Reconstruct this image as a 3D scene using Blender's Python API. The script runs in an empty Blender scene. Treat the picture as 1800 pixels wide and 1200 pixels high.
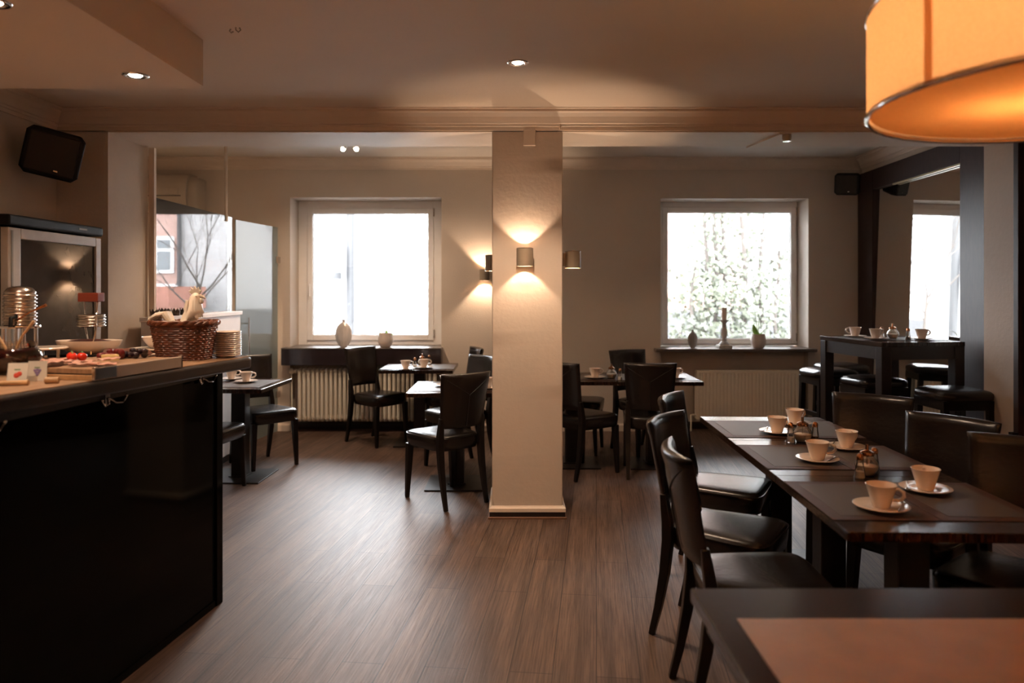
import bpy, math, random
from mathutils import Vector, Matrix, noise
C = bpy.context.scene.collection
S = bpy.context.scene
PI = math.pi
random.seed(7)
# ------------------------------------------------------------------ camera, sky, exposure
H = 1.50; FPX = 1300.0; HOR = 510.0
cd = bpy.data.cameras.new('camera'); cam = bpy.data.objects.new('camera', cd); C.objects.link(cam)
cam.location = (0, 0, H); cam.rotation_euler = (PI/2, 0, 0)
cd.sensor_width = 36; cd.lens = 36*FPX/1800; cd.shift_y = -(600-HOR)/1800
cd.clip_start = .05; cd.clip_end = 300
cd.dof.use_dof = True; cd.dof.focus_distance = 4.2; cd.dof.aperture_fstop = 1.8
S.camera = cam
w = bpy.data.worlds.new('overcast_sky'); S.world = w; w.use_nodes = True
bg = w.node_tree.nodes['Background']; bg.inputs[0].default_value = (.93, .96, 1, 1); bg.inputs[1].default_value = 13.5
S.view_settings.view_transform = 'Standard'; S.view_settings.look = 'None'
S.view_settings.gamma = 1; S.view_settings.use_curve_mapping = False
S.view_settings.exposure = 1.75
WARM = (1, .56, .27); WARM2 = (1, .72, .49)
def lamp(name, kind, loc, energy, color, size=.03, rot=None, **kw):
    l = bpy.data.lights.new(name, kind); l.energy = energy; l.color = color
    if kind == 'AREA':
        l.shape = 'RECTANGLE'; l.size = size[0]; l.size_y = size[1]
    else: l.shadow_soft_size = size
    for k, v in kw.items(): setattr(l, k, v)
    o = bpy.data.objects.new(name, l); C.objects.link(o); o.location = loc
    if rot: o.rotation_euler = rot
    return o
def portal(x, w_, z, h_, y=8.34):
    o = lamp('window_portal', 'AREA', (x, y, z), 1, (1, 1, 1), (w_, h_), (-PI/2, 0, 0)); o.data.cycles.is_portal = True
portal(-1.57, 1.3, 1.68, 1.4); portal(2.4, 1.4, 1.68, 1.4)

# ------------------------------------------------------------------ materials
MATS = {}
def nt(name):
    m = bpy.data.materials.new(name); m.use_nodes = True; MATS[name] = m
    n = m.node_tree.nodes; return m, n, m.node_tree.links, n['Principled BSDF']
def ramp(n, l, src, stops):
    r = n.new('ShaderNodeValToRGB'); e = r.color_ramp.elements
    while len(e) < len(stops): e.new(.5)
    for k, (p, c) in enumerate(stops): e[k].position = p; e[k].color = (*c, 1)
    l.new(src, r.inputs[0]); return r.outputs[0]
def coords(n, l, scale=(1, 1, 1), rot=0, kind='Object'):
    t = n.new('ShaderNodeTexCoord'); mp = n.new('ShaderNodeMapping'); l.new(t.outputs[kind], mp.inputs[0])
    mp.inputs['Scale'].default_value = scale; mp.inputs['Rotation'].default_value = (0, 0, rot); return mp.outputs[0]
def noise_n(n, l, vec, scale, detail=4, rough=.55):
    t = n.new('ShaderNodeTexNoise'); t.inputs['Scale'].default_value = scale; t.inputs['Detail'].default_value = detail
    t.inputs['Roughness'].default_value = rough; l.new(vec, t.inputs['Vector']); return t.outputs[0]
def bump(n, l, b, src, strength, dist=.01):
    bp = n.new('ShaderNodeBump'); bp.inputs['Strength'].default_value = strength; bp.inputs['Distance'].default_value = dist
    l.new(src, bp.inputs['Height']); l.new(bp.outputs[0], b.inputs['Normal'])
def simple(name, col, rough=.5, metal=0, var=.12, nscale=8, bstr=0, bscale=60, coat=0, stretch=(1, 1, 1), spec=None):
    m, n, l, b = nt(name)
    v = coords(n, l, stretch)
    f = noise_n(n, l, v, nscale)
    lo = tuple(c*(1-var) for c in col); hi = tuple(min(1, c*(1+var)) for c in col)
    l.new(ramp(n, l, f, [(.3, lo), (.7, hi)]), b.inputs['Base Color'])
    b.inputs['Roughness'].default_value = rough; b.inputs['Metallic'].default_value = metal
    if coat: b.inputs['Coat Weight'].default_value = coat; b.inputs['Coat Roughness'].default_value = .12
    if spec is not None: b.inputs['Specular IOR Level'].default_value = spec
    if bstr: bump(n, l, b, noise_n(n, l, v, bscale, 5), bstr)
    return m
def clear(name, tint, rough=.02, boost=1.0, frost=0, frost_col=(.8, .86, .88)):
    m, n, l, b = nt(name); n.remove(b); out = n['Material Output']
    fr = n.new('ShaderNodeFresnel'); fr.inputs[0].default_value = 1.5
    mu = n.new('ShaderNodeMath'); mu.operation = 'MULTIPLY'; mu.use_clamp = True; mu.inputs[1].default_value = boost; l.new(fr.outputs[0], mu.inputs[0])
    tr = n.new('ShaderNodeBsdfTransparent'); tr.inputs[0].default_value = (*tint, 1)
    gl = n.new('ShaderNodeBsdfGlossy'); gl.inputs['Roughness'].default_value = rough
    base = tr.outputs[0]
    if frost:
        d = n.new('ShaderNodeBsdfDiffuse'); d.inputs[0].default_value = (*frost_col, 1)
        tl = n.new('ShaderNodeBsdfTranslucent'); tl.inputs[0].default_value = (*frost_col, 1)
        a = n.new('ShaderNodeMixShader'); a.inputs[0].default_value = .5; l.new(d.outputs[0], a.inputs[1]); l.new(tl.outputs[0], a.inputs[2])
        c = n.new('ShaderNodeMixShader'); c.inputs[0].default_value = frost; l.new(base, c.inputs[1]); l.new(a.outputs[0], c.inputs[2]); base = c.outputs[0]
    mx = n.new('ShaderNodeMixShader'); l.new(mu.outputs[0], mx.inputs[0]); l.new(base, mx.inputs[1]); l.new(gl.outputs[0], mx.inputs[2])
    l.new(mx.outputs[0], out.inputs[0]); return m
def emit(name, col, s):
    m, n, l, b = nt(name); b.inputs['Base Color'].default_value = (*col, 1); b.inputs['Emission Color'].default_value = (*col, 1); b.inputs['Emission Strength'].default_value = s; return m

wall_m = simple('wall_paint', (.62, .53, .45), .75, var=.03, nscale=2, bstr=.25, bscale=90)
pillar_m = simple('pillar_plaster', (.57, .475, .40), .7, var=.03, nscale=3, bstr=.22, bscale=30)
ceil_m = simple('ceiling_paint', (.74, .61, .50), .8, var=.03, nscale=1.5, bstr=.1)
trim_m = simple('cornice_paint', (.72, .60, .50), .6, var=.02)
white_m = simple('white_frame', (.93, .90, .88), .35, var=.02)
cream_m = simple('radiator_cream', (.86, .78, .66), .4, var=.03)
cab_m = simple('white_laminate', (.78, .74, .73), .3, var=.02)
darkwood = simple('dark_wood', (.018, .010, .008), .28, var=.35, nscale=14, bstr=.12, bscale=30, stretch=(8, 1, 8))
darkframe = simple('dark_frame_wood', (.040, .022, .020), .5, spec=.3, var=.2, nscale=10, stretch=(6, 6, 1))
tabletop_m = simple('tabletop_wood', (.024, .011, .007), .16, var=.4, nscale=12, bstr=.1, bscale=30, stretch=(10, 1, 1))
iron_m = simple('black_iron', (.018, .014, .013), .4, metal=.4, bstr=.1)
leather = simple('dark_leather', (.012, .008, .007), .27, spec=.5, var=.25, nscale=5, bstr=.10, bscale=60)
seam_m = simple('leather_stitch', (.012, .009, .008), .6)
legwood = simple('chair_leg_wood', (.008, .005, .004), .32, spec=.35, var=.3, nscale=15)
sill_dark = simple('sill_dark_gloss', (.030, .020, .022), .10, var=.1)
sill_stone = simple('sill_stone', (.12, .095, .08), .3, var=.2, nscale=40)
blackgloss = simple('black_gloss_panel', (.003, .003, .003), .07, var=.1, spec=.22); blackgloss.node_tree.nodes['Principled BSDF'].inputs['IOR'].default_value = 1.22
blackplastic = simple('black_plastic', (.005, .0045, .0045), .5, spec=.25)
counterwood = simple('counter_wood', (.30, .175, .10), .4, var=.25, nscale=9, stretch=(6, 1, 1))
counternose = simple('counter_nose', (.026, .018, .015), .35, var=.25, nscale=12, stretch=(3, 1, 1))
steel = simple('steel', (.62, .58, .54), .18, metal=1, var=.05)
chrome = simple('chrome', (.8, .78, .76), .07, metal=1, var=.02)
satin = simple('satin_paint', (.34, .27, .20), .45, metal=.2, var=.05)
alum = simple('aluminium', (.60, .47, .38), .35, metal=.7, var=.04)
brass = simple('copper_lid', (.48, .22, .10), .2, metal=1, var=.08)
china = simple('white_china', (.74, .62, .53), .18, var=.02, coat=.4)
mat_b = simple('mat_border', (.048, .019, .011), .5, var=.2, nscale=40, bstr=.2, bscale=200)
ceramic = simple('cream_ceramic', (.74, .65, .55), .45, var=.06, bstr=.3, bscale=20)
potm = simple('pot_glaze', (.62, .53, .47), .3, var=.12, nscale=10)
vasem = simple('silver_vase', (.66, .61, .58), .3, metal=.25, var=.3, nscale=6, stretch=(3, 3, .6))
stonec = simple('weathered_wood', (.50, .46, .43), .7, var=.2, nscale=25, bstr=.4, bscale=60)
candle_m = simple('candle_wax', (.75, .62, .52), .5, var=.03)
leafm = simple('leaf_green', (.30, .58, .10), .35, var=.2)
stemm = simple('stem_green', (.20, .24, .10), .5)
wicker = simple('wicker', (.13, .036, .014), .45, var=.45, nscale=30)
sugar = simple('sugar', (.80, .68, .56), .8, bstr=.3, bscale=300)
salt_m = simple('salt', (.85, .76, .68), .8)
pepper_m = simple('pepper', (.14, .09, .06), .8, var=.6, nscale=200)
jam = simple('dark_jam', (.030, .004, .004), .12, var=.4, nscale=20)
ham = simple('ham', (.58, .31, .24), .35, var=.2, nscale=25)
cheese = simple('cheese', (.75, .55, .25), .4, var=.05)
tomato = simple('tomato', (.60, .03, .012), .15, var=.1)
grape_r = simple('red_grape', (.13, .012, .012), .2)
grape_d = simple('dark_grape', (.018, .006, .010), .2)
bread = simple('dark_bread', (.12, .035, .015), .6, var=.5, nscale=40, bstr=.5)
sausage = simple('dark_sausage', (.05, .012, .010), .35, var=.3)
woodblk = simple('red_wood_block', (.17, .030, .014), .35, var=.2)
oak = simple('light_wood', (.46, .27, .13), .5, var=.2, nscale=20)
paper = simple('card_paper', (.62, .60, .55), .6, var=.03)
grapeink = simple('card_purple', (.22, .16, .34), .7)
redink = simple('card_red', (.6, .06, .03), .7)
greenink = simple('card_green', (.10, .22, .08), .7)
acm = simple('unit_plastic', (.50, .42, .34), .45, var=.03)
grey_m = simple('grey_line', (.2, .18, .16), .5)
mirror_m = simple('mirror_glass', (.86, .86, .84), .005, metal=1, var=0)
pane_m = clear('window_glass', (.97, .98, .98), 0, 1.0)
part_m = clear('partition_glass', (.90, .93, .91), 0, 1.6, frost=.07, frost_col=(.70, .72, .68))
frost_m = clear('satin_glass', (.75, .82, .82), .05, 1.4, frost=.55, frost_col=(.62, .72, .72))
glassw = clear('clear_glassware', (.95, .93, .9), .02, 1.6)
ring_m = emit('lamp_glow', (1, .86, .66), 30)
bulb_m = emit('bulb_glow', (1, .62, .30), 14)

def mk_mat_center():
    m, n, l, b = nt('mat_weave'); v = coords(n, l, (1, 1, 1))
    ck = n.new('ShaderNodeTexChecker'); ck.inputs['Scale'].default_value = 420; l.new(v, ck.inputs['Vector'])
    ck.inputs['Color1'].default_value = (.050, .038, .031, 1); ck.inputs['Color2'].default_value = (.085, .067, .055, 1)
    l.new(ck.outputs[0], b.inputs['Base Color']); b.inputs['Roughness'].default_value = .5
    return m
mat_c = mk_mat_center()
def mk_floor():
    m, n, l, b = nt('plank_floor')
    v = coords(n, l, (1, 1, 1), PI/2+math.radians(6.5))
    br = n.new('ShaderNodeTexBrick'); l.new(v, br.inputs['Vector'])
    br.inputs['Scale'].default_value = 1; br.inputs['Brick Width'].default_value = 1.22; br.inputs['Row Height'].default_value = .17
    br.inputs['Mortar Size'].default_value = .0024; br.inputs['Mortar Smooth'].default_value = .4; br.offset = .37; br.inputs['Bias'].default_value = 0
    br.inputs['Color1'].default_value = (.088, .050, .036, 1); br.inputs['Color2'].default_value = (.120, .074, .055, 1); br.inputs['Mortar'].default_value = (.018, .010, .008, 1)
    mp = n.new('ShaderNodeMapping'); mp.inputs['Scale'].default_value = (1.2, 46, 1); l.new(v, mp.inputs[0])
    g = noise_n(n, l, mp.outputs[0], 3.0, 8, .68)
    mp2 = n.new('ShaderNodeMapping'); mp2.inputs['Scale'].default_value = (.4, 9, 1); l.new(v, mp2.inputs[0])
    g2 = noise_n(n, l, mp2.outputs[0], 2.0, 4, .6)
    r1 = ramp(n, l, g, [(.28, (.30, .26, .24)), (.50, (.9, .9, .9)), (.72, (1.35, 1.3, 1.25))])
    r2 = ramp(n, l, g2, [(.3, (.60, .58, .56)), (.5, (.97, .97, .97)), (.7, (1.4, 1.4, 1.38))])
    a = n.new('ShaderNodeMix'); a.data_type = 'RGBA'; a.blend_type = 'MULTIPLY'; a.inputs[0].default_value = 1; l.new(br.outputs[0], a.inputs[6]); l.new(r1, a.inputs[7])
    c = n.new('ShaderNodeMix'); c.data_type = 'RGBA'; c.blend_type = 'MULTIPLY'; c.inputs[0].default_value = 1; l.new(a.outputs[2], c.inputs[6]); l.new(r2, c.inputs[7])
    l.new(c.outputs[2], b.inputs['Base Color'])
    mr = n.new('ShaderNodeMapRange'); mr.inputs[1].default_value = .3; mr.inputs[2].default_value = .7; mr.inputs[3].default_value = .54; mr.inputs[4].default_value = .40; b.inputs['Specular IOR Level'].default_value = .36; l.new(g, mr.inputs[0]); l.new(mr.outputs[0], b.inputs['Roughness'])
    bump(n, l, b, g, .35, .003)
    return m
floor_m = mk_floor()
def mk_shade():
    m, n, l, b = nt('lamp_fabric'); n.remove(b); out = n['Material Output']
    v = coords(n, l); f = noise_n(n, l, v, 120, 2); col = ramp(n, l, f, [(.3, (.80, .56, .34)), (.7, (.86, .62, .39))])
    d = n.new('ShaderNodeBsdfDiffuse'); t = n.new('ShaderNodeBsdfTranslucent'); l.new(col, d.inputs[0]); l.new(col, t.inputs[0])
    mx = n.new('ShaderNodeMixShader'); mx.inputs[0].default_value = .62; l.new(d.outputs[0], mx.inputs[1]); l.new(t.outputs[0], mx.inputs[2]); l.new(mx.outputs[0], out.inputs[0]); return m
shade_m = mk_shade()
seamf_m = shade_m.copy(); seamf_m.name = 'seam_fabric'
for e in [n for n in seamf_m.node_tree.nodes if n.type == 'VALTORGB'][0].color_ramp.elements: e.color = (.62, .36, .20, 1)
def mk_bricks(name, c1, c2, mo):
    m, n, l, b = nt(name); t = n.new('ShaderNodeTexCoord'); mp = n.new('ShaderNodeMapping'); l.new(t.outputs['Object'], mp.inputs[0]); mp.inputs['Rotation'].default_value = (PI/2, 0, 0)
    br = n.new('ShaderNodeTexBrick'); l.new(mp.outputs[0], br.inputs['Vector']); br.inputs['Scale'].default_value = 1; br.inputs['Brick Width'].default_value = .36; br.inputs['Row Height'].default_value = .13; br.inputs['Mortar Size'].default_value = .014
    br.inputs['Color1'].default_value = (*c1, 1); br.inputs['Color2'].default_value = (*c2, 1); br.inputs['Mortar'].default_value = (*mo, 1)
    l.new(br.outputs[0], b.inputs['Base Color']); b.inputs['Roughness'].default_value = .9; return m
whitebrick = mk_bricks('pale_brick', (.19, .185, .185), (.22, .215, .215), (.155, .15, .15))
redbrick = mk_bricks('red_brick', (.28, .175, .15), (.31, .20, .17), (.29, .19, .165))
facade = simple('white_facade', (.30, .30, .31), .9, var=.03)
facade_d = simple('facade_grey', (.035, .035, .038), .9, var=.05)
outwin = simple('outdoor_window_glass', (.10, .11, .12), .1)
outwhite = simple('outdoor_white_paint', (.6, .6, .6), .7)
roofm = simple('roof_tile', (.25, .11, .08), .8, var=.1)
barkm = simple('bark', (.035, .028, .024), .9, var=.2)
groundm = simple('gravel', (.16, .15, .14), .9, var=.2)
ivym = simple('ivy_leaf', (.022, .026, .013), .55, var=.5, nscale=1.5)

# ------------------------------------------------------------------ mesh builder
class MB:
    def __init__(s): s.v = []; s.f = []
    def add(s, vs, fs):
        k = len(s.v); s.v += [tuple(p) for p in vs]; s.f += [tuple(i+k for i in f) for f in fs]; return s
    def box(s, x0, x1, y0, y1, z0, z1):
        return s.add([(x0, y0, z0), (x1, y0, z0), (x1, y1, z0), (x0, y1, z0), (x0, y0, z1), (x1, y0, z1), (x1, y1, z1), (x0, y1, z1)],
                     [(3, 2, 1, 0), (4, 5, 6, 7), (0, 1, 5, 4), (1, 2, 6, 5), (2, 3, 7, 6), (3, 0, 4, 7)])
    def prism(s, poly, z0, z1):
        n = len(poly)
        ar = sum(poly[i][0]*poly[(i+1) % n][1]-poly[(i+1) % n][0]*poly[i][1] for i in range(n))
        if ar < 0: poly = poly[::-1]
        return s.add([(x, y, z0) for x, y in poly]+[(x, y, z1) for x, y in poly],
                     [tuple(range(n))[::-1], tuple(range(n, 2*n))]+[(i, (i+1) % n, (i+1) % n+n, i+n) for i in range(n)])
    def loft(s, rings, caps=True, closed=True):
        n = len(rings[0]); vs = [p for r in rings for p in r]; fs = []
        for j in range(len(rings)-1):
            for i in range(n if closed else n-1):
                a, b = j*n+i, j*n+(i+1) % n; fs.append((a, b, b+n, a+n))
        if caps: fs.append(tuple(range(n))[::-1]); fs.append(tuple(range((len(rings)-1)*n, len(rings)*n)))
        return s.add(vs, fs)
    def lathe(s, prof, c=(0, 0, 0), n=28, sx=1, sy=1):
        rings = [[(c[0]+r*sx*math.cos(2*PI*i/n), c[1]+r*sy*math.sin(2*PI*i/n), c[2]+z) for i in range(n)] for r, z in prof]
        return s.loft(rings, caps=tuple(prof[0]) != tuple(prof[-1]))
    def cyl(s, a, b, r, r2=None, n=12):
        return s.tube([a, b], [r, r if r2 is None else r2], n)
    def tube(s, pts, rad, n=8, sq=None, closed=False):
        pts = [Vector(p) for p in pts]; m = len(pts)
        if not isinstance(rad, (list, tuple)): rad = [rad]*m
        rings = []; up = None
        for i, p in enumerate(pts):
            if closed: d = pts[(i+1) % m]-pts[i-1]
            else: d = pts[min(i+1, m-1)]-pts[max(i-1, 0)]
            d.normalize()
            if up is None:
                up = Vector((0, 0, 1)) if abs(d.z) < .9 else Vector((0, 1, 0))
            x = d.cross(up).normalized(); y = x.cross(d).normalized(); up = y
            if sq:
                hx, hy = rad[i]*sq[0], rad[i]*sq[1]
                rings.append([tuple(p+x*a*hx+y*b*hy) for a, b in ((-1, -1), (1, -1), (1, 1), (-1, 1))])
            else: rings.append([tuple(p+(x*math.cos(2*PI*k/n)+y*math.sin(2*PI*k/n))*rad[i]) for k in range(n)])
        if closed: rings.append(rings[0]); return s.loft(rings, caps=False)
        return s.loft(rings)
    def ball(s, c, r, sx=1, sy=1, sz=1, n=14, m=8):
        prof = [(max(r*math.sin(PI*j/m), 1e-4), -r*math.cos(PI*j/m)*sz) for j in range(m+1)]
        return s.lathe(prof, c, n, sx, sy)
    def sweep(s, prof, p0, p1, nrm):
        # prof: (out, z) closed polygon, extruded from p0 to p1 (xy) with nrm pointing into the room
        r = [[(p[0]+nrm[0]*o, p[1]+nrm[1]*o, z) for o, z in prof] for p in (p0, p1)]
        return s.loft(r)
    def xf(s, M): s.v = [tuple(M @ Vector(p)) for p in s.v]; return s
    def build(s, name, mat, parent=None, smooth=False, bevel=0, seg=2, sub=0):
        me = bpy.data.meshes.new(name); me.from_pydata(s.v, [], s.f)
        me.materials.append(mat)
        import bmesh
        bm = bmesh.new(); bm.from_mesh(me); bmesh.ops.recalc_face_normals(bm, faces=bm.faces); bm.to_mesh(me); bm.free()
        o = bpy.data.objects.new(name, me); C.objects.link(o)
        if smooth:
            me.polygons.foreach_set('use_smooth', [True]*len(me.polygons))
            if smooth != 'all': me.set_sharp_from_angle(angle=math.radians(45))
        if bevel:
            b = o.modifiers.new('bevel', 'BEVEL'); b.width = bevel; b.segments = seg; b.limit_method = 'ANGLE'; b.angle_limit = math.radians(40)
        if sub:
            u = o.modifiers.new('sub', 'SUBSURF'); u.levels = sub; u.render_levels = sub
        if parent: o.parent = parent
        return o
def tag(o, label, cat, group=None, kind=None):
    o['label'] = label; o['category'] = cat
    if group: o['group'] = group
    if kind: o['kind'] = kind
    return o
def thing(name, label, cat, loc=(0, 0, 0), rotz=0, group=None):
    o = bpy.data.objects.new(name, None); C.objects.link(o); o.location = loc; o.rotation_euler = (0, 0, rotz); o.empty_display_size = .05
    return tag(o, label, cat, group)
def struct(o): o['kind'] = 'structure'; return o
def dup(root, loc, rotz=0, label=None, group=None):
    def cp(o, par):
        c = o.copy(); C.objects.link(c)
        if par is not None: c.parent = par
        for ch in o.children: cp(ch, c)
        return c
    r = cp(root, None); r.location = loc; r.rotation_euler = (0, 0, rotz)
    if label: r['label'] = label
    if group: r['group'] = group
    return r
first_used = set()
def put(root, loc, rotz, label, group=None):
    if root.name not in first_used:
        first_used.add(root.name); root.location = loc; root.rotation_euler = (0, 0, rotz); root['label'] = label
        if group: root['group'] = group
        return root
    return dup(root, loc, rotz, label, group)
def on(px, py, z, h=None):
    # a point of the photograph lying on the level surface of height z (h: height of the seen point)
    hh = z if h is None else h
    Y = (H-hh)*FPX/(py-HOR); return ((px-900)/FPX*Y, Y, z)
def face(fx, fy): return math.atan2(-fx, fy)      # rotation that turns +Y into (fx, fy)

# ------------------------------------------------------------------ room shell
BW = 7.89; CF = 2.68; CB = 2.90
struct(MB().box(-4.8, 4.4, -3.2, 8.35, -.1, 0).build('floor', floor_m))
struct(MB().box(-4.8, 4.4, -3.2, 4.90, CF, CF+.12).build('ceiling', ceil_m))
struct(MB().box(-4.8, 4.4, 5.30, 8.3, CB, CB+.12).build('ceiling', simple('ceiling_back_paint', (.72, .64, .56), .8, var=.02)))
W1 = (-2.367, -.753, .893, 2.489); W2 = (1.584, 3.162, .885, 2.478)
b = MB()
y0, y1 = BW, 8.32
b.box(-4.8, W1[0], y0, y1, 0, CB); b.box(W1[1], W2[0], y0, y1, 0, CB); b.box(W2[1], 4.4, y0, y1, 0, CB)
for w_ in (W1, W2):
    b.box(w_[0], w_[1], y0, y1, w_[3], CB); b.box(w_[0], w_[1], y0+.13, y1, 0, w_[2]-.02)
struct(b.build('wall_back', wall_m))
# right wall of the rear room, slightly splayed
XR = lambda y: 3.65+.032*(y-5.37)
struct(MB().prism([(XR(5.3), 5.3), (XR(7.95), 7.95), (4.4, 7.95), (4.4, 5.3)], 0, CB).build('wall_right', wall_m))
struct(MB().prism([(3.44, 4.88), (3.42, 5.36), (4.4, 5.36), (4.4, 4.88)], 0, 2.56).build('wall_right', pillar_m))
struct(MB().box(4.2, 4.4, -3.2, 4.9, 0, CF).build('wall_right', wall_m))
struct(MB().box(-3.15, -3.0, -3.2, 4.9, 0, CF).build('wall_left', wall_m))
struct(MB().box(-4.8, -2.66, 4.87, 5.40, 0, 2.56).build('wall_left', simple('pier_paint', (.64, .54, .45), .7, var=.03, bstr=.2, bscale=60)))
struct(MB().box(-4.8, -4.6, 5.3, 8.0, 0, CB).build('wall_left', wall_m))
struct(MB().box(-4.8, 4.4, -3.3, -3.1, 0, CF).build('wall_front', wall_m))
# beam between the two rooms
struct(MB().box(-4.8, 4.4, 4.87, 5.355, 2.54, CB+.1).build('trim_1', trim_m, bevel=.004))
cor = [(0, 2.55), (.012, 2.55), (.014, 2.572), (.022, 2.576), (.024, 2.588), (.034, 2.592), (.04, 2.604), (.055, 2.63), (.075, 2.65), (.088, 2.658), (.09, 2.672), (.105, 2.676), (.105, 2.69), (0, 2.69)]
struct(MB().sweep(cor, (-3.0, 4.87), (4.3, 4.87), (0, -1)).build('trim_2', trim_m))
struct(MB().sweep(cor, (-3.0, 4.87), (-3.0, -3.1), (1, 0)).build('trim_3', trim_m))
corb = [(o*1.15, z*0+CB-.115+(z-2.55)*.86) for o, z in cor]
struct(MB().sweep(corb, (-4.6, BW), (3.8, BW), (0, -1)).build('trim_4', trim_m))
struct(MB().sweep(corb, (XR(7.9), 7.9), (XR(5.3), 5.3), (-1, .03)).build('trim_5', trim_m))
# skirting
sk = [(0, 0), (.016, 0), (.016, .06), (.010, .075), (0, .078)]
struct(MB().sweep(sk, (-4.6, BW), (W1[0], BW), (0, -1)).build('baseboard_back', trim_m))
struct(MB().sweep(sk, (W1[1], BW), (W2[0], BW), (0, -1)).build('baseboard_back', trim_m))
struct(MB().sweep(sk, (W2[1], BW), (3.72, BW), (0, -1)).build('baseboard_back', trim_m))
for w_ in (W1, W2): struct(MB().sweep(sk, (w_[0], BW+.13), (w_[1], BW+.13), (0, -1)).build('baseboard_back', darkwood))
struct(MB().sweep(sk, (XR(7.88), 7.88), (XR(5.37), 5.37), (-1, .03)).build('baseboard_right', trim_m))
struct(MB().sweep(sk, (-2.66, 4.87), (-2.66, 5.4), (1, 0)).build('baseboard_left', trim_m))

# pillar
PX0, PX1, PY0, PY1 = -.131, .333, 4.87, 5.35
def pillar():
    # plastered shaft with slightly worn corners
    rings = []; nz = 60
    for k in range(nz+1):
        z = 2.56*k/nz; r = []
        for (x, y, sx, sy) in ((PX0, PY0, 1, 1), (PX1, PY0, -1, 1), (PX1, PY1, -1, -1), (PX0, PY1, 1, -1)):
            d = .004+.005*abs(noise.noise((x*9, y*7, z*6)))
            if z < .34 and x == PX0: d += .014*abs(noise.noise((3, 1, z*40)))
            a, c = (x+sx*d, y), (x, y+sy*d)
            r += [a, c] if (sx, sy) in ((-1, 1), (1, -1)) else [c, a]
        rings.append([(p[0], p[1], z) for p in r])
    o = MB().loft(rings).build('pillar', pillar_m, smooth=True)
    return struct(o)
pl = pillar()
pb = MB()
base = [(0, .045), (.020, .045), (.020, .068), (.010, .076), (.006, .082), (0, .082)]
dark = [(0, .006), (.016, .012), (.016, .045), (0, .045)]
low = [(0, 0), (.026, 0), (.026, .010), (.018, .014), (0, .014)]
for prof, m in ((base, trim_m), (dark, darkwood), (low, simple('skirting_brown', (.16, .075, .04), .4))):
    q = MB(); pts = [(PX0, PY0), (PX1, PY0), (PX1, PY1), (PX0, PY1)]
    rings = []
    for (x, y, sx, sy) in ((PX0, PY0, -1, -1), (PX1, PY0, 1, -1), (PX1, PY1, 1, 1), (PX0, PY1, -1, 1), (PX0, PY0, -1, -1)):
        rings.append([(x+sx*o, y+sy*o, z) for o, z in prof])
    q.loft(rings, caps=False).build('skirting', m, pl)
MB().box(.075, .155, 4.852, 4.875, 2.45, 2.56).build('cable_cover', trim_m, pl, bevel=.003)

# soffit box at the upper left
bx = MB(); R = .05
cx, cy = -1.457, 3.53
poly = [(-3.02, -3.15), (-1.60, -3.15)]+[(cx-R+R*math.sin(t), cy-R+R*math.cos(t)) for t in [PI/2-PI/2*k/6 for k in range(7)]]+[(-3.02, cy)]
struct(bx.prism(poly, 2.462, CF+.01).build('trim_6', ceil_m))

# downlights
def downlight(loc, label, watts, cone=115):
    t = thing('ceiling_downlight', label, 'light', loc, 0, 'recessed downlights')
    x = MB().lathe([(.030, .002), (.034, -.004), (.048, -.007), (.056, -.004), (.058, 0), (.058, .004), (.030, .004)], n=32).build('trim_ring', chrome, t, smooth=True)
    MB().lathe([(.0001, .0005), (.026, .0005), (.028, -.001), (.022, -.006), (.0001, -.007)], n=24).build('lens', ring_m, t, smooth=True)
    lamp('downlight_beam', 'SPOT', (loc[0], loc[1], loc[2]-.012), watts, WARM2, .03, spot_size=math.radians(cone), spot_blend=.35)
downlight((.03, 3.835, CF), 'round chrome downlight in the middle of the main ceiling', 50)
downlight((-1.685, 3.31, 2.462), 'round chrome downlight under the lowered soffit, above the buffet', 15)
downlight((-1.735, 2.47, 2.462), 'round chrome downlight cut by the left top corner of the photo', 15)
downlight((-1.80, 1.6, 2.462), 'added unseen downlight under the soffit, nearest the camera, for warm fill', 15)  # out of view, added as warm fill for the front room

downlight((-3.6, 6.3, CB), 'added unseen downlight brightening the side room behind the glass partition', 45)  # invented fixture, lights the wall and air unit behind the glass
downlight((-1.6, 6.1, CB), 'added fill downlight in the rear room, hidden above the beam, left side', 22)  # added out of sight to lift the left of the rear room
downlight((1.9, 6.1, CB), 'added fill downlight in the rear room, hidden above the beam, right side', 5)  # unseen extra lamp, weak fill on the right of the rear room
# hook on the ceiling
h = MB().tube([(0, 0, .0), (0, 0, -.012), (.012, 0, -.022), (.022, 0, -.012), (.016, 0, -.002)], .003, 6)
h.tube([(-.03, .02, 0), (-.036, .02, -.01), (-.028, .02, -.018), (-.018, .02, -.012)], .003, 6)
ho = h.build('ceiling_hook', satin, smooth=True); ho.location = (-1.24, 3.32, CF); tag(ho, 'small bare metal hook screwed into the ceiling beside the soffit', 'hook')
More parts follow.
